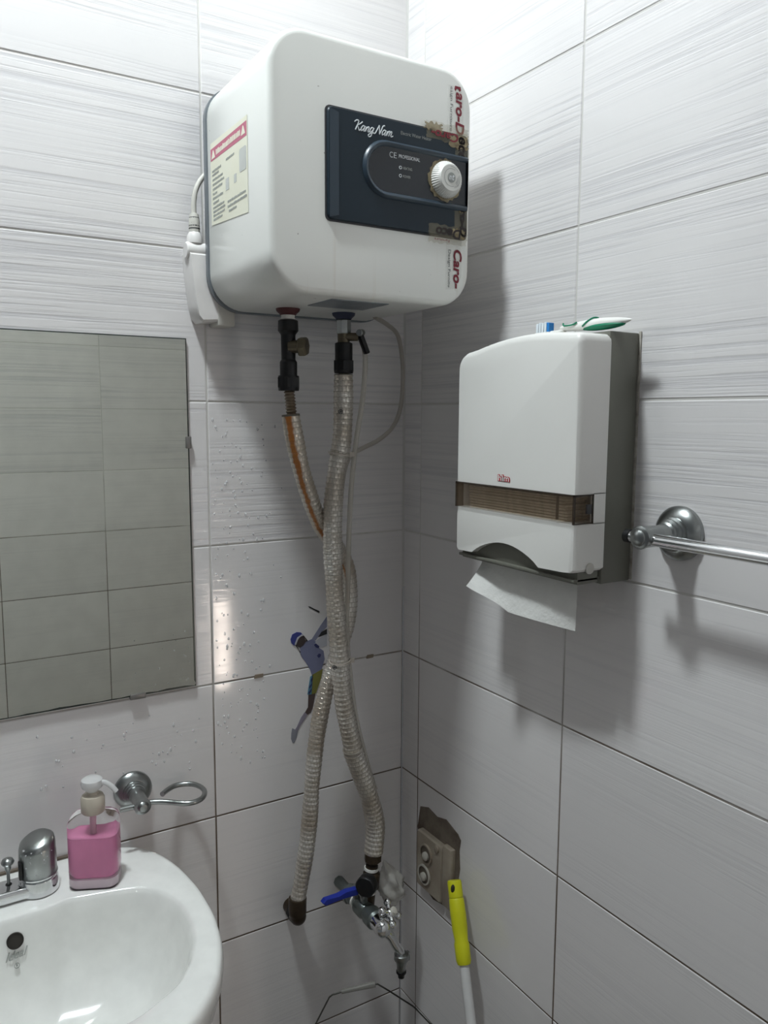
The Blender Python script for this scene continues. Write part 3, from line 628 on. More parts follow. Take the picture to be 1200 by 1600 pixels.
obj('blue_lever', prism([(-.158, .7265), (-.165, .739), (-.187, .741), (-.205, .738), (-.232, .7385), (-.238, .733), (-.233, .7275), (-.206, .7275), (-.186, .728)], lambda u, v, hh: V(u, -.094-hh, v + .0), 0, .011, .002), M['blue_lever'], tp, smooth=30)
# tee up to the hose
te = obj('tee', merge(cyl((-.141, -.103, .695), (-.1315, -.101, .775), .0120, 18), lathe([(.014, 0), (.0165, .003), (.0165, .030), (.014, .034)], (-.1355, -.102, .730), (.1, 0, 1), n=18), lathe([(.0145, 0), (.0165, .002), (.0165, .016), (.0145, .018)], (-.1295, -.101, .782), (.04, 0, 1), n=8)), M['brown_metal'], tp, smooth=30)
obj('thread_tape', ringopen(V(-.1325, -.101, .766), .0120, .0140, 0, .005, (.1, 0, 1), 18), M['teflon'], te)
obj('thread_tape', ringopen(V(-.1385, -.102, .722), .0120, .0138, 0, .004, (.1, 0, 1), 18), M['teflon'], te)
obj('black_cap', lathe([(.0105, 0), (.0120, .010), (.0185, .0125), (.0195, .015), (.0195, .030), (.0175, .0325), (0, .033)], (-.1345, -.104, .748), (-.80, -.60, .05), n=24, rfun=lambda r, a: r*(1+(.03 if a % 4 < 2 and r > .017 else 0))), M['black_metal'], tp)
obj('hanger_clip', merge(box(-.164, -.152, -.112, -.100, .727, .742, .001), box(-.160, -.149, -.116, -.104, .712, .727, .001)), M['chrome_dull'], tp)
# tap head
obj('tap_body', lathe([(.0145, .150), (.0160, .156), (.0150, .164), (.0165, .172), (.0150, .184), (.009, .190), (0, .191)], O0, Yn, n=22), M['chrome'], tp)
hc = V(-.1265, -.160, .708)
ha = V(.45, -.55, .70).normalized()
ch = obj('cross_handle', merge(cyl(hc - ha*.022, hc + ha*.004, .0075, 16), ball(hc, .0105, 2),
     *[merge(cyl(hc, hc + k*.019, .0050, 10), ball(hc + k*.0210, .0080, 2)) for k in [(ha.cross(V(0, 0, 1)).normalized()*math.cos(a) + ha.cross(ha.cross(V(0, 0, 1)).normalized())*math.sin(a)) for a in (.75, .75+math.pi/2, .75+math.pi, .75+1.5*math.pi)]]), M['chrome'], tp)
obj('handle_cap', lathe([(.0072, .008), (.0072, .0125), (.004, .0138), (0, .014)], hc, ha, n=20), M['socket_white'], ch)
obj('spout', tube(catmull([(-.148, -.160, .688), (-.143, -.168, .684), (-.133, -.172, .672), (-.122, -.174, .650), (-.113, -.174, .636), (-.110, -.174, .625)], 6), .0082, 16, rfun=lambda s: 1.35-.35*min(1, s/.03)), M['chrome'], tp)
obj('hose_connector', merge(lathe([(.0100, .002), (.0135, 0), (.0140, -.010), (.0110, -.014), (.0085, -.022), (.0085, -.034), (.007, -.036)], (-.1098, -.174, .629), n=16), box(-.101, -.093, -.178, -.170, .612, .629, .001)), M['chrome_dull'], tp)
obj('hose_gasket', lathe([(.0095, 0), (.0095, -.0035), (.0065, -.007), (.006, -.013), (0, -.013)], (-.1098, -.174, .595), n=16), M['black_metal'], tp)
# plastic wrap
def wad():
    bm = ball((0, 0, 0), 1, 4); rg = random.Random(4)
    for v in bm.verts:
        c = v.co; t_ = (c.z+1)/2
        k = 1 + .16*math.sin(c.x*7+c.z*5) + .12*math.sin(c.y*9-c.z*8) + .08*math.sin(c.x*17+c.y*13+c.z*21)
        wdt = .004 + .021*math.sin(min(1, (1-t_)*1.25)*math.pi*.62)**1.2
        v.co = V(-.089 - .012*t_**2 + .010*(1-t_) + c.x*wdt*k*1.15, -.095 + c.y*wdt*k*.8, .722 + .052*c.z)
    return bm
tag(obj('plastic_wrap', wad(), M['plastic_wrap'], smooth=180), 'crumpled milky plastic wrap stuffed between the tap and the corner', 'plastic wrap')

# ------------------------------------------------------------------ athlete sticker (flat print)
def spx(u, v): return None
SK = {  # wall coordinates (x, z) of the printed shapes
}
def S2(pts):
    # traced on the wall plane: sticker grid -> metres on the wall
    return [(-.27143 + .00018715*u + .00000148*v*0, 1.28640 - .0001905*v) for u, v in pts]
stk = root('athlete_sticker', 'flat wall sticker of person in blue cap, grey shirt and olive shorts leaping', 'sticker', (-.2, 0, 1.12))
def dec(name, pts, mat, lay): return obj(name, prism(S2(pts), FRONT(0), .0001, .0005+.0003*lay), M[mat], stk, smooth=0)
dec('shoe', [(120, 1312), (150, 1330), (186, 1352), (168, 1420), (142, 1470), (122, 1466), (106, 1420), (110, 1360)], 's_shoe', 0)
dec('sock', [(262, 1172), (292, 1205), (270, 1235), (205, 1312), (185, 1352), (148, 1340), (170, 1308), (220, 1220)], 's_sock', 1)
dec('leg', [(305, 995), (390, 985), (352, 1150), (330, 1192), (295, 1206), (262, 1180), (298, 1130)], 's_leg', 0)
dec('arm', [(335, 445), (450, 300), (520, 220), (520, 330), (455, 375), (390, 452)], 's_sleeve', 0)
dec('inner_sleeve', [(365, 490), (400, 450), (520, 395), (520, 520), (420, 540)], 's_white', 0)
dec('armpit', [(418, 420), (456, 372), (520, 350), (520, 400), (440, 418)], 's_black', 1)
dec('shorts', [(345, 800), (470, 755), (450, 850), (392, 995), (338, 1000), (350, 870)], 's_olive', 2)
dec('shorts_stripe', [(326, 815), (358, 798), (352, 870), (340, 1000), (294, 995), (305, 930)], 's_cyan', 2)
for q in ([(330, 850), (352, 812), (350, 850), (335, 885)], [(312, 915), (345, 880), (342, 905), (318, 940)], [(303, 975), (340, 935), (336, 965), (312, 995)]): dec('stripe_mark', q, 's_emblem', 3)
dec('shirt', [(213, 502), (280, 447), (345, 430), (392, 460), (372, 495), (440, 540), (480, 570), (492, 655), (455, 768), (345, 802), (326, 742), (280, 662), (236, 602), (222, 572)], 's_shirt', 1)
dec('shirt_emblem', [(405, 610), (425, 590), (450, 600), (440, 630), (418, 632)], 's_emblem', 2)
dec('shirt_emblem', [(370, 492), (392, 480), (432, 515), (422, 535), (390, 520)], 's_emblem', 2)
dec('face', [(250, 378), (272, 425), (292, 440), (272, 452), (250, 478), (220, 494), (200, 492), (162, 462), (190, 405)], 's_dark', 2)
dec('cap', [(110, 400), (130, 352), (180, 335), (225, 345), (252, 376), (215, 386), (190, 412), (166, 462), (146, 466), (120, 440)], 's_blue', 3)
dec('cap_stripe', [(236, 362), (250, 378), (214, 386), (190, 412), (168, 462), (152, 456), (182, 388)], 's_white', 4)
dec('cap_strap', [(246, 378), (256, 380), (300, 438), (292, 442)], 's_black', 4)
dec('cap_strap', [(160, 462), (172, 466), (220, 545), (212, 548), (202, 520)], 's_black', 4)
dec('racket_handle', [(308, 90), (330, 95), (380, 125), (430, 150), (440, 165), (428, 172), (370, 135), (325, 108)], 's_black', 0)
for nm, x, z, wd, lb in (('mortar_chip', -.078, 1.1505, .016, 'small brown mortar chip in the joint right of the hoses'), ('mortar_chip', -.3155, 1.1505, .018, 'small brown mortar chip in the joint left of the hoses')):
    tag(obj(nm, prism([(x-wd/2, z-.0035), (x+wd*.45, z-.003), (x+wd/2, z+.0035), (x-wd*.4, z+.0038)], FRONT(0), -.001, .0015), M['chip'], smooth=0), lb, 'mortar', 'mortar chips in the joint')

# ------------------------------------------------------------------ mirror
mr = root('wall_mirror', 'frameless greenish wall mirror above the sink', 'mirror', (-.74, 0, 1.16))
bmq = bmesh.new()
rg = random.Random(2)
edge = [(-.4395, 1.752), (-1.07, 1.752), (-1.07, 1.158)] + [(-1.07 + .63*k/40, 1.158 + rg.uniform(-.0012, .0014)) for k in range(1, 40)] + [(-.4375, 1.1565), (-.4355, 1.160), (-.4385, 1.166)]
obj('glass', prism(edge, FRONT(0), .002, .0065), M['mirror'], mr, smooth=0)
obj('mirror_back', prism([(-.4372, 1.754), (-1.072, 1.754), (-1.072, 1.1545), (-.4345, 1.1545)], FRONT(0), .0005, .0045), M['mirror_edge'], mr, smooth=0)
obj('clip', box(-.4430, -.4335, -.0095, 0, 1.571, 1.591, .0012), M['clip'], mr)
obj('clip', box(-.549, -.523, -.0095, 0, 1.150, 1.1595, .0012), M['clip'], mr)

# ------------------------------------------------------------------ towel dispenser
DX, DS, Y0, Y1, ZB, ZT = -.110, -.055, -.322, -.582, 1.412, 1.737
dp = root('towel_dispenser', 'white paper towel dispenser with smoked window on the right wall', 'towel dispenser', (0, (Y0+Y1)/2, ZB))
obj('back_case', box(DS-.002, 0, Y1+.001, Y0-.003, 1.402, 1.739, .003), M['disp_grey'], dp)
obj('caulk_edge', box(-.0022, 0, Y1-.0022, Y1+.002, 1.404, 1.741, .0008), M['caulk'], dp)
def cover(poly, zmid):
    bm = bmesh.new(); rs = []
    cy = (Y0+Y1)/2
    for x, ins in ((DS, 0), (DX+.010, 0), (DX+.0045, .0008), (DX+.0012, .0028), (DX, .0062)):
        ring = []
        for (y, z, k) in poly:                      # k: how much this vertex takes part in the rounding (y, z)
            ring.append(bm.verts.new(V(x, y + (ins if y < cy else -ins)*k[0], z - ins*k[1])))
        rs.append(ring)
    n = len(rs[0])
    for A, B in zip(rs, rs[1:]):
        for i in range(n): bm.faces.new((A[i], A[(i+1) % n], B[(i+1) % n], B[i]))
    bm.faces.new(rs[0]); bm.faces.new(rs[-1]); return bm
ZW0, ZW1 = 1.487, 1.526
top = [(Y1, ZW1, (1, 0)), (Y1, ZT-.014, (1, 1))]
for k in range(1, 5): a = math.radians(90*k/4); top.append((Y1+.010-.010*math.cos(a), ZT-.014+.012*math.sin(a), (1-k/4, 1.6)))
for k in range(1, 14):
    t_ = k/14; y = Y1+.010 + (Y0-.03 - Y1-.010)*t_; top.append((y, ZT-.002+.006*math.sin(math.pi*min(1, t_*1.05))-.010*t_**3, (0, 1.8)))
for k in range(0, 8): a = math.radians(90-90*k/7); top.append((Y0-.03+.03*math.cos(a), ZT-.042+.030*math.sin(a), (k/7, 1.6*(1-k/7))))
top.append((Y0, ZW1, (1, 0)))
cov = obj('cover', cover(top, 0), M['plastic_white'], dp, smooth=35)
lowp = [(Y0, ZW0, (1, 0)), (Y0, ZB+.010, (1, 0)), (Y0-.004, ZB+.006, (1, 0))]
for k in range(0, 15):
    t_ = k/14; lowp.append((-.365 - .150*t_, ZB+.007 + .0005*t_ + .024*math.sin(math.pi*t_)**.8, (0, 0)))
lowp += [(Y1+.02, ZB+.009, (0, 0)), (Y1+.004, ZB+.010, (1, 0)), (Y1, ZB+.014, (1, 0)), (Y1, ZW0, (1, 0))]
low = obj('lower_cover', cover(lowp, 0), M['plastic_white'], dp, smooth=35)
obj('lock', lathe([(.0075, -.001), (.0075, .001), (.005, .0016), (0, .0016)], (-.080, Y1, 1.4265), (0, -1, 0), 20), M['cord_grey'], low)
obj('opening_plate', box(-.098, -.060, Y1+.004, Y0-.004, 1.405, 1.442, .001), M['disp_grey'], dp)
obj('bottom_lip', box(-.1045, -.050, Y1+.004, Y0-.003, 1.4085, 1.4125, .0008), M['disp_grey'], dp)
obj('inner_case', box(-.052, -.050, Y1+.005, Y0-.005, 1.46, 1.55), M['kraft_dark'], dp)  # dark brown sheet behind the paper folds
wn = obj('smoked_window', merge(box(DX-.003, DX-.0015, Y1-.001, Y0-.004, ZW0+.0005, ZW1-.0005), box(DX-.002, -.078, Y1-.0012, Y1+.0002, ZW0+.0005, ZW1-.0005)), M['smoke'], dp, smooth=0)
obj('window_frame', merge(box(DX-.0036, DX+.01, Y1-.0015, Y0-.0035, ZW1-.0022, ZW1), box(DX-.0036, DX+.01, Y0-.007, Y0-.0035, ZW0, ZW1), box(DX-.0036, DX-.001, Y1-.0015, Y1+.0015, ZW0, ZW1), box(DX, -.078, Y1-.0016, Y1+.0002, ZW1-.002, ZW1), box(DX, -.078, Y1-.0016, Y1+.0002, ZW0, ZW0+.0015), box(-.080, -.078, Y1-.0016, Y1+.0002, ZW0, ZW1),
    box(DX-.0025, DX, Y1+.030, Y1+.033, ZW0+.004, ZW1-.004), box(DX-.0025, DX, Y0-.020, Y0-.017, ZW0+.004, ZW1-.004)), M['smoke_dark'], wn, smooth=0)
obj('cover_side', box(-.0785, DS, Y1, Y1+.004, ZW0-.001, ZW1+.001), M['plastic_white'], dp, smooth=0)
obj('cover_side', box(DX+.012, DS, Y0-.004, Y0, ZW0-.001, ZW1+.001), M['plastic_white'], dp, smooth=0)
obj('latch', box(-.091, -.082, Y1-.0022, Y1+.001, ZW0+.013, ZW0+.026, .0006), M['print_dark'], wn)
rg = random.Random(9)
for k in range(9):
    z = ZW0-.002 + .0042*k
    obj('paper_fold', box(-.100+rg.uniform(0, .004), -.053, -.550+rg.uniform(-.004, .004), -.340+rg.uniform(-.004, .003), z, z+.0034, .0008, 1), M['kraft'], dp)
lg = text_bm('hlm', V(DX-.0004, -.4245, 1.5335), V(0, -1, 0), Zu, .0275, .0100, 0, .10)
obj('logo_outline', lg, M['red_logo'], cov)
obj('logo_fill', text_bm('hlm', V(DX-.0008, -.4262, 1.5342), V(0, -1, 0), Zu, .0240, .0085, 0, .01), M['plastic_white'], cov)
# hanging sheet
def sheet():
    bm = bmesh.new(); nu, nv = 26, 16; g = []
    for j in range(nv+1):
        v = j/nv; row = []
        for i in range(nu+1):
            u = i/nu
            ytop = -.352 - .205*u; ztop = 1.4065
            zb = 1.366 - .030*min(1, u*2.6)**.8 - .002*u
            y = ytop + (.001 - .006*(1-u)*0)*v; z = ztop + (zb-ztop)*v
            curl = max(0, .30-u)/.30
            x = -.076 - .006*math.sin(u*3.1)*v - .030*curl**1.5*v**1.5 - .012*v*v*(1-u)
            row.append(bm.verts.new(V(x, y - .012*curl*v*v, z)))
        g.append(row)
    for j in range(nv):
        for i in range(nu): bm.faces.new((g[j][i], g[j][i+1], g[j+1][i+1], g[j+1][i]))
    bmesh.ops.solidify(bm, geom=bm.faces[:], thickness=.0006); return bm
tag(obj('paper_towel', sheet(), M['tissue'], smooth=180), 'white crepe paper towel sheet hanging out of the dispenser', 'paper towel')

# ------------------------------------------------------------------ toothbrush on top of the dispenser
tb = root('toothbrush', 'white and green toothbrush with blue bristles lying on the towel dispenser', 'toothbrush', (-.05, -.52, 1.742))
def handle(y0, y1, w_, hgt, zc, n=26, fn=lambda t: 1):
    pts = [V(-.05, y0+(y1-y0)*k/n, zc) for k in range(n+1)]
    bm = tube(pts, 1, 14, rfun=None); rs = list(bm.verts)
    for i, v in enumerate(rs):
        k = i//14; a = fn(k/n); v.co = V(-.05 + (v.co.x+.05)*w_*a, v.co.y, zc + (v.co.z-zc)*hgt*a)
    return bm
obj('handle', handle(-.484, -.610, .0085, .0075, 1.7505, fn=lambda t: max(.05, math.sin(math.pi*min(1, .12+t*.88))**.55*(.72+.5*t if t < .6 else 1.02))), M['plastic_white'], tb)
obj('handle_grip', handle(-.520, -.600, .0088, .0052, 1.7468, fn=lambda t: max(.05, math.sin(math.pi*t)**.5)), M['green'], tb)
obj('handle_band', tube(catmull([(-.0585, -.532, 1.7485), (-.0575, -.540, 1.7545), (-.052, -.546, 1.7590), (-.045, -.548, 1.7588)]), .0012, 8), M['green'], tb)
obj('handle_band', tube(catmull([(-.0572, -.494, 1.7560), (-.0578, -.497, 1.7525), (-.0580, -.512, 1.7525), (-.0570, -.520, 1.7550)]), .0012, 8), M['green'], tb)
obj('neck', tube(catmull([(-.05, -.490, 1.7480), (-.05, -.478, 1.7455), (-.05, -.462, 1.7455), (-.05, -.436, 1.7455)]), .0035, 10), M['plastic_white'], tb)
hd = obj('brush_head', box(-.056, -.044, -.464, -.434, 1.7435, 1.7480, .0018), M['plastic_white'], tb)
for k in range(5):
    y = -.461 + .0056*k
    obj('bristle_tuft', box(-.055, -.045, y-.0022, y+.0024, 1.747, 1.7605+.0012*(k % 2), .0004, 1), M['blue_bristle'] if k == 0 else M['white_bristle'], hd)

# ------------------------------------------------------------------ towel bar
bx, by, bz = -.066, -.661, 1.4785
tr = root('towel_bar', 'chrome towel bar on round rosette right of the towel dispenser', 'towel bar', (0, by, bz))
def rosette(c, axis, s=1.0): return lathe([(.0355*s, 0), (.0355*s, .006*s), (.033*s, .010*s), (.0245*s, .016*s), (.0225*s, .0165*s), (.0225*s, .021*s), (.020*s, .0225*s), (.020*s, .0265*s), (.0172*s, .028*s), (.0172*s, .032*s), (.0145*s, .034*s), (.0128*s, .046*s), (.0135*s, .050*s)], c, axis, 40)
obj('rosette', rosette(V(0, by, bz), (-1, 0, 0)), M['chrome_dull'], tr, smooth=30)
obj('post', merge(cyl((-.046, by, bz), (-.072, by, bz), .0135, 24), lathe([(.0135, 0), (.0148, .002), (.0148, .006), (.0125, .0075), (.0105, .0078), (.0100, .0095), (.006, .0125), (0, .0135)], (-.072, by, bz), (-1, 0, 0), 28)), M['chrome_dull'], tr, smooth=30)
obj('bar', cyl((bx, by+.024, bz-.002), (bx, -.92, bz-.002), .0078, 20, .001), M['chrome'], tr)
obj('bar_end', lathe([(.0078, 0), (.0088, .001), (.0088, .009), (.006, .011), (0, .0112)], (bx, by+.022, bz-.002), (0, 1, 0), 20), M['black_metal'], tr)
obj('rosette', rosette(V(0, -.885, bz), (-1, 0, 0)), M['chrome_dull'], tr, smooth=30)
obj('post', cyl((-.046, -.885, bz), (-.078, -.885, bz), .0138, 24, .002), M['chrome_dull'], tr)

# ------------------------------------------------------------------ ring holder
rc = V(-.549, 0, .990)
rh = root('ring_holder', 'chrome wire ring holder on round rosette beside the soap bottle', 'holder', rc)
obj('rosette', rosette(rc, (0, -1, 0), .90), M['chrome_dull'], rh, smooth=30)
obj('post', merge(cyl(rc + V(0, -.042, 0), rc + V(0, -.062, -.002), .0125, 24), lathe([(.0125, 0), (.0138, .002), (.0138, .006), (.010, .0078), (.0095, .009), (.006, .012), (0, .013)], rc + V(0, -.062, -.002), (0, -1, -.05), 28)), M['chrome_dull'], rh, smooth=30)
obj('ring', tube(resample(catmull([(-.583, -.056, .986), (-.566, -.056, .986), (-.549, -.056, .986), (-.533, -.056, .9865), (-.520, -.060, .986), (-.504, -.070, .985), (-.488, -.084, .985), (-.472, -.090, .985), (-.455, -.084, .985), (-.444, -.067, .985), (-.442, -.048, .985), (-.449, -.028, .985), (-.463, -.017, .985), (-.480, -.015, .985), (-.496, -.024, .985), (-.508, -.035, .985)]), .004), .0044, 12), M['chrome_dull'], rh)

# ------------------------------------------------------------------ sink
sk = root('sink', 'white ceramic wall sink with chrome mixer in the lower left corner', 'sink', (-.755, 0, .70))
ZS = .902
half_o = [(0, -.002), (.13, -.002), (.175, -.006), (.205, -.022), (.230, -.058), (.2485, -.115), (.2580, -.19), (.2570, -.27), (.244, -.34), (.217, -.405), (.172, -.458), (.10, -.495), (0, -.508)]
half_i = [(0, -.132), (.05, -.132), (.075, -.124), (.10, -.130), (.14, -.139), (.175, -.148), (.200, -.170), (.217, -.205), (.222, -.250), (.216, -.300), (.198, -.347), (.166, -.388), (.11, -.418), (0, -.437)]
SCX, SCY = -.755, -.27
def closed(hf): return [(SCX+a, b) for a, b in hf] + [(SCX-a, b) for a, b in reversed(hf[1:-1])]
def radial(poly, n):
    o = []
    for k in range(n):
        a = 2*math.pi*k/n; dx, dy = math.cos(a), math.sin(a); best = None
        for (x1, y1), (x2, y2) in zip(poly, poly[1:]+poly[:1]):
            ex, ey = x2-x1, y2-y1; det = dx*(-ey) + dy*ex
            if abs(det) < 1e-12: continue
            rx, ry = x1-SCX, y1-SCY; t = (rx*(-ey) + ry*ex)/det; s_ = (dx*ry - dy*rx)/det
            if t > 0 and -1e-6 <= s_ <= 1+1e-6: best = t if best is None else max(best, t)
        o.append(best)
    return o
NS = 144
def smooth_r(r, it=3):
    for _ in range(it): r = [(r[i-1]+2*r[i]+r[(i+1) % len(r)])/4 for i in range(len(r))]
    return r
RO, RI = smooth_r(radial(closed(half_o), NS), 4), smooth_r(radial(closed(half_i), NS), 2)
def basin():
    bm = bmesh.new(); rings = []
    def ring(rad, z): rings.append([bm.verts.new(V(SCX+rad[k]*math.cos(2*math.pi*k/NS), SCY+rad[k]*math.sin(2*math.pi*k/NS), z)) for k in range(NS)])
    for s_, z in ((.45, .70), (.72, .735), (.90, .80), (.965, .845), (.99, .868), (1, .880), (.9985, .889), (.992, .8965), (.980, .9005), (.962, ZS)): ring([r*s_ for r in RO], z)
    ring([.6*a*.955+.4*b for a, b in zip(RO, RI)], ZS)
    for s_, z in ((1.02, ZS-.001), (1.0, ZS-.0035), (.985, ZS-.009), (.965, ZS-.022), (.93, ZS-.055), (.87, ZS-.095), (.77, ZS-.125), (.62, ZS-.145), (.45, ZS-.155), (.25, ZS-.161), (.09, ZS-.164)): ring([r*s_ for r in RI], z)
    for A, B in zip(rings, rings[1:]):
        for i in range(NS): bm.faces.new((A[i], A[(i+1) % NS], B[(i+1) % NS], B[i]))
    bm.faces.new(rings[0]); bm.faces.new(rings[-1]); return bm
bs = obj('basin', basin(), M['ceramic'], sk, smooth=60)
obj('drain', ringopen(V(SCX, SCY, ZS-.164), .012, .022, 0, .003, (0, 0, 1), 28), M['chrome'], sk)
on = V(0, -.95, .30)
obj('overflow_hole', lathe([(.0115, 0), (.0115, .0022), (.0105, .0026), (.0100, .0010), (0, .0006)], (-.7545, -.1390, .8690), on, 28), [M['hole']], bs)
wr = V(1, 0, .0); wu = V(0, .36, .93)
obj('maker_mark', text_bm('Ideal', V(-.769, -.1452, .8430), V(1, 0, .12), wu, .031, .0115, .45, .018), M['print_grey'], bs)
obj('maker_mark', merge(ringopen(V(-.7545, -.1468, .8350), .0030, .0039, 0, .0012, on, 18), lathe([(.0013, 0), (.0013, .0012), (0, .0012)], V(-.7545, -.1468, .8350), on, 10)), M['print_grey'], bs)
obj('wall_joint', box(-.93, -.58, -.006, 0, ZS-.006, ZS+.0015), M['mortar'], sk)
# mixer
FX, FY = -.712, -.078
mx = root('mixer_tap', 'chrome mixer tap with wet lever on the sink edge', 'tap', (FX, FY, ZS))
obj('base', lathe([(.0275, 0), (.0290, .002), (.0290, .018), (.0275, .024), (.024, .026)], (FX, FY, ZS), n=36), M['chrome'], mx, smooth=30)
def lever_bm():
    bm = lathe([(.0255, .0265), (.0272, .029), (.0270, .050), (.0262, .072), (.0248, .079), (.020, .083), (.010, .0848), (0, .085)], (FX, FY, ZS), n=36)
    for v in bm.verts:
        if v.co.z > ZS+.05:
            k = (v.co.z-ZS-.05)/.035; v.co.z += k*((v.co.x-FX)*.22 + (v.co.y-FY)*.18)
    return bm
le = obj('lever', lever_bm(), M['chrome_dull'], mx, smooth=50)
obj('lever_band', ringopen(V(FX, FY, ZS+.0270), .0245, .0283, 0, .0022, (0, 0, 1), 36), M['chrome'], le)
obj('lever_notch', box(FX-.0285, FX-.0235, FY-.016, FY-.006, ZS+.030, ZS+.058, .0015), M['black_metal'], le)
obj('bridge', box(-.845, -.712, FY-.0235, FY+.0195, ZS+.001, ZS+.020, .006, 3), M['chrome'], mx)
obj('spout', tube(catmull([(-.815, FY, ZS+.012), (-.840, FY-.03, ZS+.030), (-.875, FY-.075, ZS+.036), (-.895, FY-.11, ZS+.028)]), .0115, 16), M['chrome'], mx)
ro = obj('popup_rod', lathe([(.0024, .016), (.0024, .040), (.0045, .044), (.0050, .050), (.0085, .053), (.0095, .056), (.0075, .060), (.003, .0622), (0, .0625)], (-.7535, FY+.002, ZS), n=24), M['chrome_dull'], mx)
obj('rod_hole', lathe([(.0046, .0195), (.0046, .0206), (0, .0206)], (-.7535, FY+.002, ZS), n=18), M['black_metal'], mx)
def drops_on_lever():
    rg = random.Random(11); b = []
    for k in range(26):
        a = rg.uniform(-2.6, .2); z = ZS+.035+rg.random()*.042; b.append(ball((FX+.0262*math.cos(a), FY+.0262*math.sin(a), z), rg.uniform(.0008, .0022), 1, (1, 1, .8)))
    return merge(*b)
tag(obj('water_drops', drops_on_lever(), M['drop'], mx, smooth=180), kind='stuff')

# ------------------------------------------------------------------ soap bottle
BC = V(-.6325, -.100, ZS-.001)
sb = root('soap_bottle', 'clear pump bottle half full of pink liquid soap on the sink', 'soap bottle', BC)
BR = Matrix.Translation(BC) @ Matrix.Rotation(-.42, 4, 'Z')
def bot(w_, d_, prof, rad=.014, cap=True):
    bm = bmesh.new(); rs = []
    for s_, z in prof: rs.append([bm.verts.new(BR @ V(x, y, z)) for x, y in rrect(-w_/2*s_, w_/2*s_, -d_/2*s_, d_/2*s_, min(rad, d_/2*.95)*s_, 6)])
    n = len(rs[0])
    for A, B in zip(rs, rs[1:]):
        for i in range(n): bm.faces.new((A[i], A[(i+1) % n], B[(i+1) % n], B[i]))
    bm.faces.new(rs[0]); bm.faces.new(rs[-1]); return bm
obj('bottle', bot(.074, .050, ((.95, .0005), (1, .004), (1, .094), (.985, .103), (.92, .109), (.72, .114), (.42, .117), (.36, .120))), M['clear'], sb)
obj('liquid_soap', bot(.0705, .0465, ((.84, .0185), (.97, .026), (1, .034), (1, .083))), M['pink'], sb)
obj('bottle_base', bot(.0690, .0450, ((.93, .002), (.98, .005), (.98, .016), (.86, .0180))), M['pink_pale'], sb)
obj('dip_tube', cyl(BR @ V(0, 0, .060), BR @ V(0, 0, .118), .0048, 14), M['tube_pink'], sb)
obj('collar', lathe([(.0165, .116), (.0178, .118), (.0178, .138), (.0155, .143), (.010, .145), (.0075, .151)], BC, n=32), M['collar'], sb, smooth=35)
pm = obj('pump_head', lathe([(.0070, .145), (.0085, .150), (.0150, .156), (.0168, .162), (.0155, .168), (.010, .1715), (0, .172)], BC, n=30), M['pump'], sb)
obj('pump_nozzle', tube(catmull([BC + V(.008, -.004, .164), BC + V(.018, -.010, .1625), BC + V(.026, -.015, .156), BC + V(.032, -.019, .148)]), .0040, 12), M['pump'], pm)

# ------------------------------------------------------------------ wall socket in broken tile
ws = root('wall_socket', 'dirty twin wall socket set in stained mortar low in the corner', 'socket', (0, -.12, .69))
mo = [(-.072, .846), (-.100, .856), (-.130, .850), (-.160, .858), (-.198, .846), (-.207, .838), (-.203, .815), (-.206, .780), (-.199, .745), (-.201, .705), (-.190, .690), (-.160, .680), (-.120, .672), (-.088, .684), (-.066, .705), (-.070, .76), (-.063, .80)]
obj('mortar_patch', prism(mo, RIGHT(0), -.002, .0012), M['mortar'], ws, smooth=0)
sp = obj('socket_plate', prism(rrect(-.162, -.078, .688, .806, .006, 4), RIGHT(0), 0, .013, .003), M['socket'], ws, smooth=30)
obj('conduit_cover', box(-.012, 0, -.192, -.164, .690, .812, .002), M['socket'], ws)
for z, y, m1 in ((.768, -.113, 'socket'), (.722, -.107, 'socket_white')):
    r_ = obj('socket_ring', ringopen(V(-.013, y, z), .0168, .0200, -.001, .0035, (-1, 0, 0), 32), M[m1], sp)
    obj('socket_recess', lathe([(.0168, 0), (.0168, .0012), (0, .0006)], V(-.013, y, z), (-1, 0, 0), 28), M['socket_dark'], r_)
    obj('socket_core', lathe([(.0085, 0), (.0085, .005), (.006, .007), (0, .0072)], V(-.013, y, z-.004), (-1, 0, 0), 20), M['socket_white'], r_)
obj('screw_boss', lathe([(.007, 0), (.007, .004), (.004, .005), (0, .005)], V(-.012, -.148, .796), (-1, 0, 0), 16), M['socket'], sp)

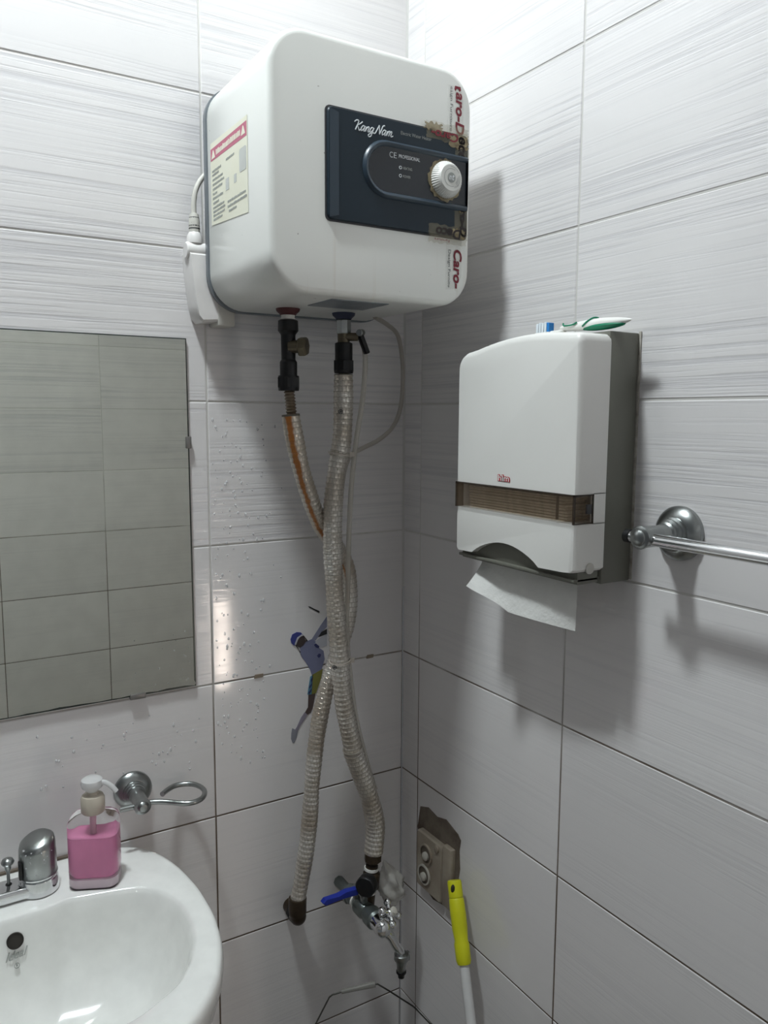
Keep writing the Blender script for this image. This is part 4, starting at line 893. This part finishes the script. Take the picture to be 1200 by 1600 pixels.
# ------------------------------------------------------------------ broom
bt, bb = V(-.026, -.222, .775), V(-.150, -.600, .004)
bd = (bb-bt).normalized()
br = root('broom_stick', 'white pole with yellow plastic handle leaning below the socket', 'broom', bb)
LY = .138
obj('pole', cyl(bt + bd*(LY-.02), bb, .0090, 20), M['pole'], br)
gr = obj('grip', lathe([(.0120, 0), (.0132, .003), (.0132, .028), (.0126, .029), (.0126, .030), (.0138, .032), (.0145, .055), (.0142, .080), (.0122, .100), (.0138, .105), (.0136, LY-.006), (.0118, LY), (.0090, LY)], bt, bd, 28), M['yellow'], br, smooth=30)
fwd = (V(-.856, -1.327, 1.627)-bt).normalized()
fc = bt + bd*.0145 + (fwd - bd*fwd.dot(bd)).normalized()*.0117 + V(-.003, .003, 0)
obj('hang_hole', ball(fc, .0075, 2, (.55, .55, 1.2)), M['dark'], gr)

# ------------------------------------------------------------------ bucket with raised wire handle
bk = root('bucket', 'bucket on the floor with raised wire handle and clear grip', 'bucket', (-.170, -.215, 0))
obj('tub', lathe([(0, .004), (.100, .004), (.132, .33), (.134, .335), (.140, .335), (.140, .320), (.136, .318), (.104, 0), (0, 0)], (-.170, -.215, 0), n=48), M['bucket'], bk, smooth=40)
hpts = [(-.285, -.144, .318), (-.268, -.100, .430), (-.247, -.085, .477), (-.216, -.090, .531), (-.200, -.097, .535), (-.135, -.128, .548), (-.118, -.140, .536), (-.074, -.165, .500), (-.020, -.215, .430), (-.052, -.285, .318)]
obj('handle_wire', tube(resample([V(*p) for p in hpts], .008), .0015, 8), M['wire_dark'], bk)
obj('handle_grip', tube([V(*p) for p in ((-.196, -.098, .5355), (-.165, -.113, .542), (-.138, -.1265, .5475))], .0055, 12, rfun=lambda s: .7+s*6), M['grip'], bk)

# ------------------------------------------------------------------ water drops on the wall
def wall_drops():
    rg = random.Random(21); b = []
    for k in range(230):
        x = -.395 + abs(rg.gauss(0, .055)) if k < 190 else rg.uniform(-.72, -.42)
        z = rg.uniform(1.20, 1.62) if k < 120 else rg.uniform(.98, 1.22) if k < 190 else rg.uniform(.99, 1.12)
        if x > -.25: continue
        b.append(ball((x, 0, z), rg.uniform(.0012, .0030), 1, (.9, .75, 1.2 if rg.random() < .8 else 1.8)))
    for k in range(26): b.append(ball((-.445 - rg.random()**2*.10, -.0066, 1.168 + rg.random()**2*.09), rg.uniform(.0005, .0011), 1, (1, .5, 1.2)))
    return merge(*b)
tag(obj('water_droplets', wall_drops(), M['drop'], smooth=180), 'small water droplets splashed on the wall tiles beside the mirror', 'water drops', kind='stuff')
